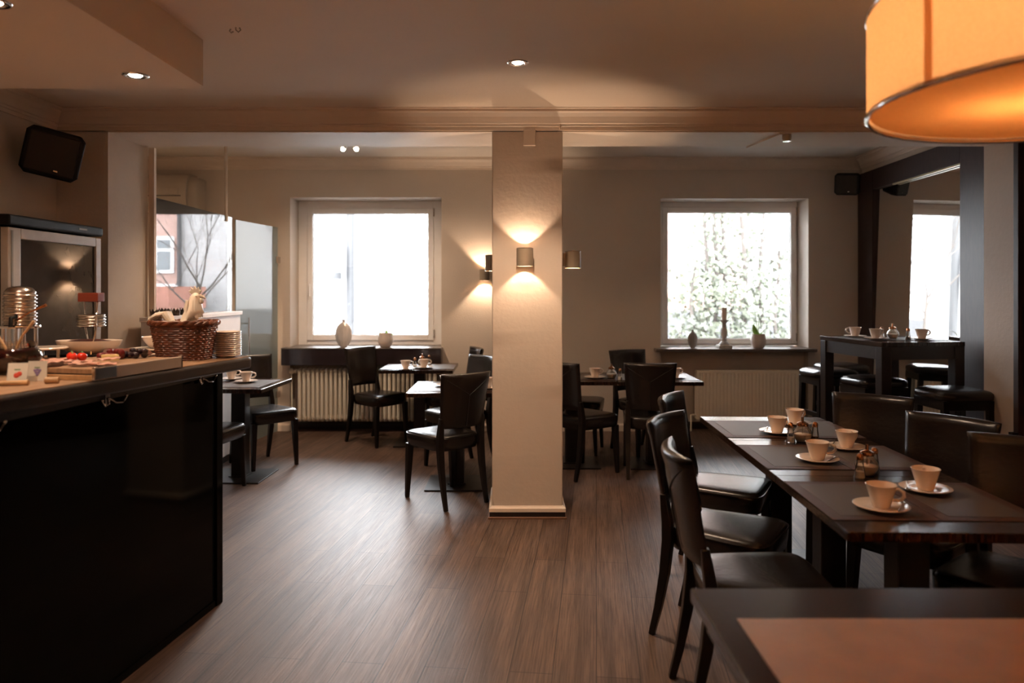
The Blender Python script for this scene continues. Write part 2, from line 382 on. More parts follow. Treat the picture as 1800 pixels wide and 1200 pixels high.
# tiny sensor and cable duct under the beam
so = thing('smoke_sensor', 'small round sensor under the beam, left of the pendant lamp', 'sensor', (1.84, 4.95, 2.54))
MB().lathe([(.0001, 0), (.03, 0), (.03, -.03), (.022, -.04), (.0001, -.04)], n=20).build('housing', satin, so, smooth=True)
MB().lathe([(.0001, -.04), (.028, -.04), (.028, -.045), (.0001, -.045)], n=20).build('cover', chrome, so, smooth=True)
cdct = MB().tube([(1.78, 4.89, 2.536), (1.71, 5.36, 2.536)], .012, sq=(1, .6)).build('cable_duct', trim_m); tag(cdct, 'white cable duct running across the underside of the beam', 'cable duct')
pin = MB().cyl((.315, 4.80, 2.595), (.315, 4.80, 2.555), .006).build('cornice_pin', trim_m); pin.location = (0, .05, 0); tag(pin, 'tiny metal pin on the cornice above the pillar', 'pin')

# ------------------------------------------------------------------ windows
def window(name, X0, X1, Z0, Z1, gx0, gx1, gz0, gz1, hx, hinge):
    yf = 8.20
    fr = MB()
    def ringbox(m, a0, a1, c0, c1, i0, i1, j0, j1, ya, yb):
        m.box(a0, i0, ya, yb, c0, c1); m.box(i1, a1, ya, yb, c0, c1); m.box(i0, i1, ya, yb, c0, j0); m.box(i0, i1, ya, yb, j1, c1)
    t = .055
    ringbox(fr, X0, X1, Z0, Z1, gx0-t, gx1+t, gz0-t, gz1+t, yf, yf+.07)
    o = struct(fr.build(name, white_m, bevel=.004))
    sa = MB(); ringbox(sa, gx0-t-.006, gx1+t+.006, gz0-t-.006, gz1+t+.006, gx0, gx1, gz0, gz1, yf-.018, yf+.05); sa.build('sash', white_m, o, bevel=.006)
    gk = MB(); ringbox(gk, gx0-.002, gx1+.002, gz0-.002, gz1+.002, gx0+.005, gx1-.005, gz0+.005, gz1-.005, yf+.012, yf+.02); gk.build('gasket', grey_m, o)
    MB().box(gx0, gx1, yf+.02, yf+.026, gz0, gz1).build('glass_pane', pane_m, o)
    hz = (gz0+gz1)/2-.15
    MB().box(hx-.014, hx+.014, yf-.028, yf-.015, hz, hz+.07).tube([(hx, yf-.03, hz+.035), (hx, yf-.055, hz+.035), (hx, yf-.055, hz-.09)], .008, 8).build('window_handle', white_m, o, smooth=True)
    for z in (gz0-.03, gz1-.03): MB().cyl((hinge, yf-.012, z), (hinge, yf-.012, z+.09), .009).build('hinge', steel, o, smooth=True)
    return o
w1 = window('window_1', W1[0], W1[1], W1[2], W1[3], -2.207, -.93, 1.007, 2.347, -2.232, -.865)
w2 = window('window_2', W2[0], W2[1], W2[2], W2[3], 1.726, 3.086, .965, 2.36, 1.70, 3.15)
MB().box(W1[0]-.045, W1[1]+.012, 7.72, 8.2, .716, .886).build('window_sill', sill_dark, w1, bevel=.004)
MB().box(W1[0]-.045, W1[1]+.012, 7.715, 8.2, .886, .897).build('sill_edge', sill_stone, w1)
MB().box(W2[0]-.07, W2[1]+.045, 7.76, 8.2, .852, .884).build('window_sill', sill_stone, w2, bevel=.004)

# ------------------------------------------------------------------ radiators
def column_radiator():
    t = thing('column_radiator', 'old cream column radiator under the left window', 'radiator', (-2.24, 7.84, 0))
    n = 31; p = .0475; b = MB(); z0, z1 = .11, .68
    for i in range(n):
        x = i*p
        for y in (-.05, .0, .05):
            b.tube([(x, y, z0+.05), (x, y, z1-.05)], .0175 if y < 0 else .010, 10)
        for zc, s in ((z0+.035, 1), (z1-.035, -1)):
            b.ball((x, 0, zc), .03, .78, 2.3, 1.2, 10, 6)
    b.tube([(-.03, 0, z1-.035), (n*p-.02, 0, z1-.035)], .020, 10); b.tube([(-.03, 0, z0+.035), (n*p-.02, 0, z0+.035)], .020, 10)
    b.build('columns', cream_m, t, smooth=True)
    MB().tube([(-.04, -.01, z1-.035), (-.06, -.01, z1-.035)], .022, 12).ball((-.09, -.02, z1-.035), .03, 1.1, 1, 1).build('valve', cream_m, t, smooth=True)
    MB().tube([(-.09, -.02, z1-.06), (-.088, -.02, .35), (-.085, -.02, z0+.03), (-.085, -.02, 0)], .009, 8).tube([(-.085, -.02, z0+.04), (-.03, 0, z0+.04)], .009, 8).build('pipe', cream_m, t, smooth=True)
    for x in (.1, .7, 1.3): MB().tube([(x+.02, .02, z0+.04), (x+.02, .17, z0+.04)], .012).build('bracket', cream_m, t)
column_radiator()
def panel_radiator():
    t = thing('panel_radiator', 'cream fluted panel radiator under the right window', 'radiator', (1.96, 7.88, 0))
    L = 1.14; b = MB(); n = 30; r0 = []; z0, z1 = .13, .64
    pts = []
    for i in range(n):
        x = L*i/n; d = L/n
        pts += [(x, -.03), (x+d*.55, -.03), (x+d*.68, -.022), (x+d*.87, -.022)]
    pts += [(L, -.03), (L, .0), (0, .0)]
    b.prism(pts, z0+.02, z1-.02); b.box(0, L, -.031, .0, z0, z0+.02); b.box(0, L, -.031, 0, z1-.02, z1)
    b.build('front_panel', cream_m, t)
    MB().box(0, L, .03, .06, z0, z1).build('rear_panel', cream_m, t, bevel=.004)
    MB().box(0, L, -.02, .05, z1-.004, z1+.008).build('top_grille', cream_m, t)
    for x in (.15, L-.15): MB().box(x, x+.03, .05, .135, z1-.15, z1-.05).build('bracket', cream_m, t)
    MB().tube([(-.03, .01, z0+.04), (-.05, .01, z0+.04), (-.05, .01, 0)], .009, 8).tube([(.02, .01, z0+.04), (-.03, .01, z0+.04)], .012, 8).build('pipe', cream_m, t, smooth=True)
panel_radiator()

# ------------------------------------------------------------------ wall lamps (open cylinders, light leaves at both ends)
def sconce(loc, ang, label, watts, mount=.03):
    t = thing('wall_lamp', label, 'wall lamp', loc, ang, 'up and down wall lamps')
    r, hh = .054, .0575
    MB().lathe([(r, -hh), (r, hh), (r-.003, hh), (r-.003, -hh), (r, -hh)], n=40).build('cylinder_shade', satin, t, smooth=True)
    for zz in (-hh, hh): MB().lathe([(r-.0005, zz-.0015), (r+.0008, zz-.0015), (r+.0008, zz+.0015), (r-.0005, zz+.0015), (r-.0005, zz-.0015)], n=40).build('rim', chrome, t, smooth=True)
    MB().box(-.022, .022, r-.004, r+mount, -.045, .045).build('mounting_plate', satin, t, bevel=.003)
    q_ = MB().lathe([(.0001, -.008), (.006, -.006), (.007, .0), (.006, .006), (.0001, .008)], (0, .028, 0), n=12).build('bulb', bulb_m, t, smooth=True)
    MB().tube([(0, .034, 0), (0, r-.002, 0)], .004).build('bulb_arm', satin, t)
    lamp('wall_lamp_light', 'POINT', loc, watts, WARM2, .007)
sconce((.083, 4.786, 1.714), 0, 'brushed cylinder wall lamp on the front face of the pillar', 3.6)
sconce((.417, 5.07, 1.71), PI/2, 'brushed cylinder wall lamp on the right side of the pillar', 4)
sconce((-.143, 5.434, 1.70), PI, 'cylinder wall lamp half hidden behind the left edge of the pillar', 4)
sconce((-.29, 7.806, 1.66), 0, 'small looking cylinder wall lamp on the back wall, right of the left window', 7)

# rear-room spotlight
sp = thing('ceiling_spotlight', 'small twin spotlight on the rear room ceiling, above the left window', 'spotlight', (-1.52, 6.95, CB))
MB().lathe([(.0001, 0), (.05, 0), (.05, -.02), (.0001, -.02)], n=20).build('base', chrome, sp, smooth=True)
for s in (-1, 1):
    MB().cyl((.06*s, -.02, -.075), (.03*s, .0, -.03), .03, .018).build('spot_head', chrome, sp, smooth=True)
    MB().ball((.063*s, -.024, -.08), .02).build('bulb', ring_m, sp, smooth=True)
lamp('spotlight_beam', 'SPOT', (-1.52, 6.9, CB-.12), 22, WARM2, .03, spot_size=2.6, spot_blend=.6)

# ------------------------------------------------------------------ pendant lamps
def pendant(loc, label, W):
    t = thing('pendant_lamp', label, 'pendant lamp', loc, 0)
    R, h = .5, .26
    MB().lathe([(R, 0), (R, h)], n=96).v
    sh = MB(); n = 96
    sh.loft([[(R*math.cos(2*PI*i/n), R*math.sin(2*PI*i/n), z) for i in range(n)] for z in (0, h*.5, h)], caps=False).build('fabric_shade', shade_m, t, smooth='all')
    a = math.radians(195.4)
    sm = MB(); w_ = .045
    sm.loft([[((R+.0015)*math.cos(a+da), (R+.0015)*math.sin(a+da), z) for da in (-w_/2, -w_/6, w_/6, w_/2)] for z in (.004, h)], caps=False, closed=False).build('seam_strip', seamf_m, t)
    for z in (0, h): MB().tube([(R*math.cos(2*PI*i/64), R*math.sin(2*PI*i/64), z) for i in range(64)], .0055, 8, closed=True).build('rim_ring', chrome, t, smooth=True)
    MB().lathe([(.0001, .0), (R*.985, 0), (R*.985, .002), (.0001, .002)], (0, 0, .010), 64).build('bottom_diffuser', shade_m, t, smooth=True)
    MB().cyl((0, 0, h-.02), (0, 0, CF-loc[2]), .004).build('cord', iron_m, t)
    MB().lathe([(.0001, 0), (.06, 0), (.055, -.03), (.0001, -.035)], (0, 0, CF-loc[2]), 24).build('ceiling_rose', chrome, t, smooth=True)
    for k in range(3):
        an = 2*PI*k/3+.5; MB().tube([(0, 0, h-.03), (R*math.cos(an), R*math.sin(an), h-.005)], .003).build('spoke', chrome, t)
        bx_, by_ = .16*math.cos(an), .16*math.sin(an)
        MB().ball((bx_, by_, h*.5), .03).build('bulb', bulb_m, t, smooth=True)
        MB().cyl((bx_, by_, h*.5+.02), (bx_, by_, h-.02), .014).build('bulb_holder', chrome, t)
        lamp('pendant_light', 'POINT', (loc[0]+bx_, loc[1]+by_, loc[2]+h*.5), W, WARM, .035)
pendant((1.393, 1.75, 1.95), 'large round drum pendant lamp with glowing orange fabric shade at top right', 4.2)
for xx, yy, lb in ((1.4, -.7, 'added drum pendant lamp behind the camera for fill, on the window table side'), (-.6, -1.6, 'added drum pendant lamp behind the camera for fill, in the middle of the room')): pendant((xx, yy, 1.95), lb, 15)  # both pendants are added behind the camera to brighten ceiling and walls

# ------------------------------------------------------------------ loudspeakers
def speaker(loc, rot, label, sc):
    t = thing('loudspeaker', label, 'loudspeaker', loc, rot[2])
    r = []
    M = Matrix.Rotation(rot[0], 4, 'X') @ Matrix.Rotation(rot[1], 4, 'Y')
    for y, a, c in ((.10, .085, .095), (-.03, .135, .125), (-.09, .14, .13), (-.105, .132, .122)):
        ring = []
        for (sx, sz) in ((-1, -1), (1, -1), (1, 1), (-1, 1)):
            k = .03
            p1 = (sx*(a-k), y, sz*c); p2 = (sx*a, y, sz*(c-k))
            ring += [p2, p1] if (sx*sz > 0) else [p1, p2]
        r.append([tuple(Vector(p)*sc) for p in ring])
    MB().loft(r).xf(M).build('cabinet', blackplastic, t, bevel=.008)
    MB().box(-.115*sc, .115*sc, -.112*sc, -.104*sc, -.105*sc, .105*sc).xf(M).build('grille', iron_m, t, bevel=.004)
    MB().box(.02*sc, .04*sc, -.116*sc, -.112*sc, -.088*sc, -.080*sc).xf(M).build('badge', steel, t)
    return t
s1 = speaker((-2.80, 4.52, 2.34), (math.radians(14), math.radians(12), math.radians(28)), 'black wall loudspeaker in the upper left corner by the soffit', 1.12)
MB().tube([(0, .08, 0), (-.13, .16, .02)], .015).box(-.165, -.13, .10, .22, -.05, .08).build('bracket', white_m, s1)
s2 = speaker((3.475, 7.62, 2.60), (math.radians(12), math.radians(6), math.radians(-42)), 'black wall loudspeaker in the corner by the mirror frame', .88)
MB().tube([(0, .08, 0), (0, .24, .02)], .015).build('bracket', iron_m, s2)

# ------------------------------------------------------------------ mirror on the right wall
def mirror():
    t = thing('wall_mirror', 'large dark framed mirror on the right wall behind the bar table', 'mirror')
    def q(y, o): return (XR(y)-o, y)
    def bar(ya, yb, z0, z1, name='frame'):
        MB().prism([q(ya, .005), q(yb, .005), q(yb, .055), q(ya, .055)], z0, z1).build(name, darkframe, t, bevel=.004)
    bar(7.52, 7.86, .02, 2.725, 'frame_stile'); bar(5.62, 5.97, .02, 2.725, 'frame_stile')
    bar(5.97, 7.52, 2.525, 2.725, 'frame_rail'); bar(5.97, 7.52, .02, .40, 'frame_rail')
    MB().loft([[(*q(y, o), z) for y, o in ((5.97, o0), (7.52, o0), (7.52, o0+.006), (5.97, o0+.006))] for z, o0 in ((.40, .046), (2.525, .010))]).build('mirror_glass', mirror_m, t)
    MB().prism([q(5.97, .03), q(7.1, .03), q(7.1, .053), q(5.97, .053)], 2.512, 2.524).build('bevel_strip', simple('pale_strip', (.55, .50, .30), .3), t)
mirror()
# dark door beside the right pier
d1 = struct(MB().box(3.30, 4.2, 4.82, 4.87, 0, 2.54).build('door_1', darkframe, bevel=.004))
MB().box(3.335, 3.36, 4.805, 4.82, 0, 2.54).build('door_moulding', darkwood, d1)
MB().ball((3.345, 4.79, .735), .012).build('door_handle', chrome, d1, smooth=True)
MB().box(3.262, 3.30, 4.82, 4.86, .53, .57).build('latch', blackplastic, d1)

# ------------------------------------------------------------------ glass partition, glass door, white cabinet, air unit
GX = -2.62
gp = thing('glass_partition', 'fixed glass partition between the left pier and the glass door', 'glass partition', (GX, 5.4, 0))
def yzprism(poly, x0, x1):
    n = len(poly); b = MB()
    b.add([(x0, y, z) for y, z in poly]+[(x1, y, z) for y, z in poly], [tuple(range(n)), tuple(range(n, 2*n))[::-1]]+[(i, i+n, (i+1) % n+n, (i+1) % n) for i in range(n)]); return b
yzprism([(.0, .01), (1.51, .01), (1.51, 2.18), (0, 2.18)], -.005, .005).build('glass_panel', part_m, gp)
MB().box(-.03, .008, -.002, .03, 0, 2.54).build('wall_channel', trim_m, gp)
MB().tube([(0, 1.37, 2.165), (0, 1.37, CB)], .014, 12).tube([(0, 1.37, 2.19), (0, 1.37, 2.13)], .02, 12).build('hanging_rod', simple('rod_paint', (.45, .36, .28), .4), gp, smooth=True)
gd = thing('glass_door', 'satin glass door with a long bar handle beside the left window', 'glass door', (-2.485, 7.83, 0), math.atan2(-.125, -.85)+PI/2*3)
# local: +Y runs along the leaf away from the hinge
gd.rotation_euler = (0, 0, face(-.125, -.85))
MB().box(-.005, .005, .0, .86, .012, 2.165).build('glass_leaf', frost_m, gd)
for z in (.40, 1.82): MB().box(-.018, .018, -.04, .045, z-.035, z+.035).build('hinge', steel, gd, bevel=.003)
MB().tube([(-.05, .70, .80), (-.05, .70, 1.24)], .009, 10).tube([(-.05, .70, .86), (.0, .70, .86)], .006).tube([(-.05, .70, 1.18), (.0, .70, 1.18)], .006).build('bar_handle', chrome, gd, smooth=True)
wc = thing('service_cabinet', 'slim white half-height cabinet standing along the glass partition, carrying the crowns', 'cabinet', (-2.49, 5.19, 0))
MB().box(-.115, 0, 0, 1.59, .06, 1.275).build('cabinet_body', cab_m, wc, bevel=.003)
MB().box(-.120, .015, -.015, 1.605, 1.275, 1.31).build('cabinet_top', cab_m, wc, bevel=.004)
MB().box(-.10, -.012, .02, 1.57, 0, .06).build('plinth', iron_m, wc)
for yy in (.53, 1.06): MB().box(-.001, .001, yy, yy+.006, .08, 1.26).build('door_gap', grey_m, wc)
# crowns
def crown():
    t = tag(MB().build('tmp', satin), 'x', 'x'); bpy.data.objects.remove(t)
    n = 40; b = MB(); r = .027; zz = [.034+.022*abs(((i*8/n) % 1)-.5)*2 for i in range(n)]
    b.loft([[(r*(1+.25*(z_ if k else 0)/.055)*math.cos(2*PI*i/n), r*(1+.25*(z_ if k else 0)/.055)*math.sin(2*PI*i/n), (z_ if k else 0)) for i, z_ in enumerate(zz)] for k in (0, 1)], caps=False)
    b.lathe([(.0001, 0), (r, 0), (r, .004), (.0001, .004)], n=24)
    o = b.build('crown_holder', simple('crown_metal', (.10, .075, .06), .3, metal=.8), smooth=True)
    m = o.modifiers.new('solid', 'SOLIDIFY'); m.thickness = .002
    return tag(o, '', 'candle holder')
cr = crown()
for k, (px, lb) in enumerate(((272, 'leftmost crown-shaped metal holder on the white cabinet'), (294, 'second crown-shaped holder from the left on the white cabinet'), (309, 'third crown-shaped holder from the left on the white cabinet'), (324, 'crown-shaped holder nearest the ceramic rooster'))):
    p = (-2.535, -2.535/((px-900)/FPX), 1.31); put(cr, p, 0, lb, 'crown holders on the white cabinet')
ac = thing('air_conditioner', 'boxy wall air unit on the back wall at far left, above the glass partition', 'air conditioner', (-3.26, BW, 2.33))
prof = [(0, 0), (.20, .0), (.26, .05), (.28, .15), (.27, .27), (.22, .36), (.14, .385), (0, .385)]
MB().loft([[(x, -o, z) for o, z in prof] for x in (-1.1, -.10)]).build('housing', acm, ac, smooth=True)
MB().loft([[(x, -o*k, z*k2+.0) for o, z in prof] for x, k, k2 in ((-.10, .86, .92), (-.02, .84, .90), (0, .75, .86))]).build('end_cap', acm, ac, smooth=True)
MB().box(-1.0, -.18, -.285, -.27, .16, .225).build('air_flap', acm, ac, bevel=.004)
MB().box(-1.05, -.15, -.283, -.25, .14, .147).build('slot', iron_m, ac)

# ------------------------------------------------------------------ chairs
def make_chair():
    t = thing('dining_chair', 'x', 'chair')
    # seat: rounded trapezoid, domed
    def outline(s, n=40):
        pts = []
        for i in range(n):
            a = 2*PI*i/n; c, s_ = math.cos(a), math.sin(a); e = .36
            x = abs(c)**e*(1 if c > 0 else -1); y = abs(s_)**e*(1 if s_ > 0 else -1)
            wx = .200+.024*y
            pts.append((x*wx*s, y*.218*s+.01))
        return pts
    rings = [[(x, y, z+.012*(x*x/.04-.4)*(1 if z > .47 else 0)*0) for x, y in outline(s)] for z, s in ((.385, .93), (.388, .965), (.44, 1.0), (.462, 1.0), (.476, .985), (.485, .94), (.490, .84), (.492, .6), (.492, .3), (.492, .02))]
    st = MB().loft(rings).build('seat', leather, t, smooth='all')
    MB().tube([(x, y, .472) for x, y in outline(1.0)], .0035, 6, closed=True).build('piping', leather, st, smooth=True)
    # backrest
    def by(z): return -.190-.17*(z-.46)
    def wd(z): return .178+.030*(z-.55)/.37
    rings = []
    N = 18; K = .046
    for z, th in ((.548, .006), (.552, .013), (.60, .016), (.70, .017), (.80, .018), (.86, .020), (.890, .026), (.908, .026), (.922, .019), (.928, .007)):
        r = []; w_ = wd(z)
        us = [-1+2*i/N for i in range(N+1)]
        f = [(u*w_, by(z)-K*(1-u*u)+.5*K*0+th*(1-abs(u)**8)*.9+.002, z) for u in us]
        k = [(u*w_, by(z)-K*(1-u*u)-th*(1-abs(u)**8)*.9-.002, z) for u in us[::-1]]
        rings.append(f+k)
    br = MB().loft(rings).build('backrest', leather, t, smooth='all')
    sb = MB()
    def bp(u, z): return (u*wd(z), by(z)-K*(1-u*u)-.0200, z)
    for (u0, z0_, u1, z1_) in ((0, .56, 0, .78), (0, .78, -.85, .89), (0, .78, .85, .89)):
        sb.tube([bp(u0+(u1-u0)*k/6, z0_+(z1_-z0_)*k/6) for k in range(7)], .0022, 5)
    sb.build('back_seam', seam_m, br)
    for s in (-1, 1):
        x0 = .172*s
        MB().tube([(x0*1.0, -.275, 0), (x0, -.245, .12), (x0, -.215, .28), (x0, -.200, .42), (x0, -.202, .50), (x0*1.0, by(.56)-.004, .56), (x0*1.0, by(.60)-.006, .62)], [.013, .016, .020, .022, .021, .018, .014], sq=(1, 1)).build('leg', legwood, t, bevel=.004)
        MB().tube([(.196*s, .196, 0), (.190*s, .188, .2), (.184*s, .18, .395)], [.0135, .019, .0235], sq=(1, 1)).build('leg', legwood, t, bevel=.004)
    return t
chair = make_chair()
def ch(x, y, fx, fy, label, group): put(chair, (x, y, 0), face(fx, fy), label, group)
GL = 'chairs at the long table'; GR = 'chairs at the small tables'
ch(1.12, 3.92, .88, -.47, 'dark leather chair on the left side of the long table, farthest of the three there', GL)
ch(.935, 3.22, .83, -.56, 'dark leather chair on the left side of the long table, middle of three', GL)
ch(.885, 2.68, 1, -.05, 'dark leather chair on the left side of the long table, nearest the camera', GL)
ch(1.80, 3.83, -.62, -.78, 'dark leather chair on the right side of the long table, farthest, below the bar table', GL)
ch(1.76, 3.20, -.84, -.54, 'dark leather chair on the right side of the long table, middle of the three', GL)
ch(1.80, 2.66, -.70, -.70, 'dark leather chair at the long table, cut by the right photo edge', GL)
ch(-.485, 5.335, -.625, .78, 'dark leather chair seen from behind, just left of the pillar foot', GR)
ch(-.46, 6.30, -.72, -.60, 'dark leather chair behind the small table left of the pillar, half hidden', GR)
ch(-1.32, 7.30, .79, -.61, 'dark leather chair in front of the column radiator, turned to the camera', GR)
ch(-.62, 7.30, -.90, -.30, 'dark leather chair right of the window table, against the back wall', GR)
ch(-2.13, 6.36, .71, -.70, 'dark leather chair at the left table, in front of the satin glass door', GR)
ch(-2.26, 5.49, .05, 1, 'dark leather chair at the left table, mostly hidden behind the buffet corner', GR)
ch(.59, 6.10, .75, .66, 'dark leather chair right beside the pillar edge, nearer of the two there', GR)
ch(.62, 6.93, .93, -.25, 'dark leather chair beside the pillar edge, farther of the two there', GR)
ch(1.22, 6.86, .42, -.90, 'dark leather chair behind the right small tables, facing the camera', GR)
ch(1.13, 6.10, .15, .98, 'dark leather chair seen from behind with a Y seam, at the right small tables', GR)

# ------------------------------------------------------------------ tables
def make_table(wx=.70, wy=.70):
    t = thing('cafe_table', 'x', 'table')
    MB().box(-wx/2, wx/2, -wy/2, wy/2, .718, .75).build('tabletop', tabletop_m, t, bevel=.003)
    MB().box(-.2, .2, -.2, .2, .706, .718).build('top_plate', iron_m, t)
    MB().box(-.055, .055, -.055, .055, .012, .706).build('column', iron_m, t, bevel=.004)
    MB().box(-.23, .23, -.23, .23, 0, .012).build('base_plate', iron_m, t, bevel=.002)
    MB().box(-.07, .07, -.07, .07, .012, .02).build('foot_flange', iron_m, t)
    return t
tb = make_table()
tb2 = make_table(.60, .70)
TG = 'dark square pedestal tables'
a2 = math.radians(-2.0)
for k, lb in enumerate(('nearest section of the long row of dark tables, front edge facing the camera', 'middle section of the long row of dark tables', 'farthest section of the long row of dark tables, toward the windows')):
    Y = 2.635+.7*k; put(tb, (1.405+(Y-2.635)*.035, Y, 0), a2, lb, TG)
put(tb, (-.425, 5.74, 0), 0, 'dark square table left of the pillar, behind the chair seen from the back', TG)
put(tb, (-.905, 7.28, 0), 0, 'dark square table below the right end of the left window', TG)
put(tb2, (-2.185, 5.955, 0), math.radians(-2), 'dark square table behind the end of the buffet', TG)
put(tb, (.515, 6.42, 0), 0, 'dark square table touching the right edge of the pillar in the photo', TG)
put(tb, (1.22, 6.40, 0), 0, 'dark square table left of the right window, right one of the joined pair', TG)
fg = thing('foreground_table', 'blurred dark table in the bottom right corner, closest to the camera', 'table', (1.05, 1.45, 0))
MB().box(-.60, .60, -.415, .415, .715, .75).build('tabletop', tabletop_m, fg, bevel=.004)
MB().box(-.055, .055, -.055, .055, .012, .715).build('column', iron_m, fg); MB().box(-.25, .25, -.25, .25, 0, .012).build('base_plate', iron_m, fg)
for x in (-.55, .55): MB().box(x-.02, x+.02, -.37, .37, .66, .715).build('apron', darkwood, fg)

# placemats
def make_mat():
    o = MB().box(-.174, .174, -.242, .242, 0, .0022).build('placemat', mat_b, bevel=.0008)
    tag(o, 'x', 'placemat'); MB().box(-.132, .132, -.20, .20, .0022, .0030).build('woven_center', mat_c, o)
    return o
pm = make_mat()
MG = 'brown placemats with woven centre'
rows = ((2.643, 'nearest the camera'), (3.328, 'in the middle row'), (3.995, 'in the farthest row'))
for y, nm in rows:
    for s, side in ((-1, 'left'), (1, 'right')):
        x = 1.405+(y-2.635)*.035+s*.1755
        put(pm, (x, y-s*.006, .7505), a2, 'brown placemat %s of the long table, %s of the pair' % (nm, side), MG)
def mats_at(lst):
    for (x, y, r, lb) in lst: put(pm, (x, y, .7505), r, lb, MG)
mats_at([(-.60, 5.72, 0, 'brown placemat on the left half of the table beside the pillar'), (-.25, 5.74, 0, 'brown placemat behind the chair back, on the table beside the pillar'),
         (-1.08, 7.26, 0, 'brown placemat on the left half of the table by the column radiator'), (-.73, 7.26, 0, 'brown placemat on the right half of the table by the column radiator'),
         (-2.12, 5.95, math.radians(-2), 'brown placemat on the table behind the end of the buffet'),
         (.69, 6.40, 0, 'brown placemat beside the pillar, under a coffee cup'), (1.39, 6.38, 0, 'brown placemat on the right end of the joined pair of small tables'), (1.04, 6.38, 0, 'brown placemat behind the chair with the Y seam')])
tag(MB().box(.512, 1.60, 1.10, 1.685, .7503, .7525).build('table_runner', simple('brown_runner', (.34, .205, .12), .4, var=.1, bstr=.2, bscale=150)), 'blurred plain brown runner on the table closest to the camera', 'table runner')

# crockery
def make_cup():
    o = MB().lathe([(.0001, .0), (.026, 0), (.028, .003), (.030, .012), (.040, .045), (.048, .074), (.050, .078), (.0485, .079), (.0465, .076), (.038, .045), (.027, .010), (.0001, .008)], n=36).build('coffee_cup', china, smooth=True)
    tag(o, 'x', 'cup')
    MB().tube([(.040, 0, .066), (.056, 0, .070), (.070, 0, .062), (.072, 0, .048), (.060, 0, .034), (.037, 0, .030)], [.006, .006, .0065, .0065, .006, .005], 8).build('handle', china, o, smooth=True)
    return o
def make_saucer():
    o = MB().lathe([(.0001, .002), (.035, .002), (.036, 0), (.042, 0), (.043, .003), (.088, .013), (.090, .0155), (.088, .0165), (.045, .007), (.033, .006), (.0001, .006)], n=44).build('saucer', china, smooth=True)
    return tag(o, 'x', 'saucer')
def make_spoon():
    b = MB().tube([(-.06, 0, .003), (0, 0, .002), (.045, 0, .0015)], [.0028, .0018, .0022], 6)
    b.ball((.060, 0, .0015), .014, 1.25, .75, .22, 12, 6)
    return tag(b.build('teaspoon', steel, smooth=True), 'x', 'teaspoon')
cup, sau, spn = make_cup(), make_saucer(), make_spoon()
def setting(x, y, z, ang, where, spoon=None, sc=1.0):
    put(sau, (x, y, z), 0, 'white saucer %s' % where, 'white saucers')
    put(cup, (x, y, z+.0065), ang, 'white coffee cup %s' % where, 'white coffee cups')
    if spoon is not None:
        o = put(spn, (x+.060*math.cos(spoon), y+.060*math.sin(spoon), z+.0145), spoon+PI/2, 'steel teaspoon on the saucer %s' % where, 'teaspoons')
MZ = .7538
def set_px(px, py, ang, where, spoon=None, z=MZ):
    p = on(px, py, z, z+.012); setting(p[0], p[1], z, ang, where, spoon)
set_px(1549, 888, -.75, 'on the nearest left placemat of the long table', -.6)
set_px(1627, 857, 1.2, 'on the nearest right placemat of the long table', 2.7)
set_px(1437, 805, -.35, 'on the middle left placemat of the long table', -.7)
set_px(1488, 784, .5, 'on the middle right placemat of the long table', 2.6)
set_px(1366, 757, .5, 'on the farthest left placemat of the long table', 2.6)
set_px(1397, 742, .4, 'at the far end of the long table, right placemat')
set_px(713, 647, .2, 'on the window table by the column radiator, left one')
set_px(745, 644.5, .3, 'on the window table by the column radiator, right one')
set_px(784, 676, 1.0, 'behind the chair back left of the pillar')
set_px(857, 680, 1.0, 'at the left edge of the pillar, barely showing')
set_px(407, 664.5, .3, 'on the table behind the buffet, farther one')
set_px(433, 669, .35, 'on the table behind the buffet, nearer one')
set_px(1046, 662, .3, 'on the small table right of the pillar')
set_px(1187, 662, .3, 'on the right end of the joined small tables')

# shakers and sugar
def make_shaker(fill, nm, cat):
    t = thing(nm, 'x', cat)
    MB().lathe([(.0001, .0), (.021, 0), (.0215, .006), (.018, .03), (.0125, .070), (.0120, .076), (.0001, .076)], n=16).build('glass_body', glassw, t, smooth=True)
    MB().lathe([(.0001, .004), (.0185, .004), (.0160, .028), (.0001, .030)], n=16).build('filling', fill, t, smooth=True)
    MB().lathe([(.0001, .074), (.0135, .074), (.014, .080), (.013, .090), (.008, .098), (.0001, .100)], n=16).build('cap', brass, t, smooth=True)
    return t
def make_sugar():
    t = thing('sugar_dispenser', 'x', 'sugar dispenser')
    MB().lathe([(.0001, 0), (.028, 0), (.030, .004), (.044, .028), (.046, .042), (.040, .060), (.026, .074), (.024, .082), (.0001, .082)], n=28).build('glass_body', glassw, t, smooth=True)
    MB().lathe([(.0001, .004), (.026, .004), (.0415, .028), (.0435, .040), (.0001, .043)], n=28).build('sugar_filling', sugar, t, smooth=True)
    MB().lathe([(.0001, .080), (.0265, .080), (.028, .084), (.026, .094), (.014, .100), (.007, .103), (.006, .125), (.0001, .126)], n=24).build('lid', brass, t, smooth=True)
    MB().cyl((0, 0, .03), (0, 0, .085), .004).build('inner_tube', steel, t, smooth=True)
    return t
slt, ppr, sgr = make_shaker(salt_m, 'salt_shaker', 'salt shaker'), make_shaker(pepper_m, 'pepper_shaker', 'pepper shaker'), make_sugar()
def cond(s, g, p, where, z=.7505):
    put(slt, (*s, z), 0, 'glass salt shaker %s' % where, 'glass salt shakers')
    put(sgr, (*g, z), 0, 'round glass sugar dispenser %s' % where, 'sugar dispensers')
    put(ppr, (*p, z), 0, 'glass pepper shaker %s' % where, 'glass pepper shakers')
cond((1.388, 2.95), (1.440, 3.00), (1.50, 3.06), 'between the near and middle placemats of the long table')
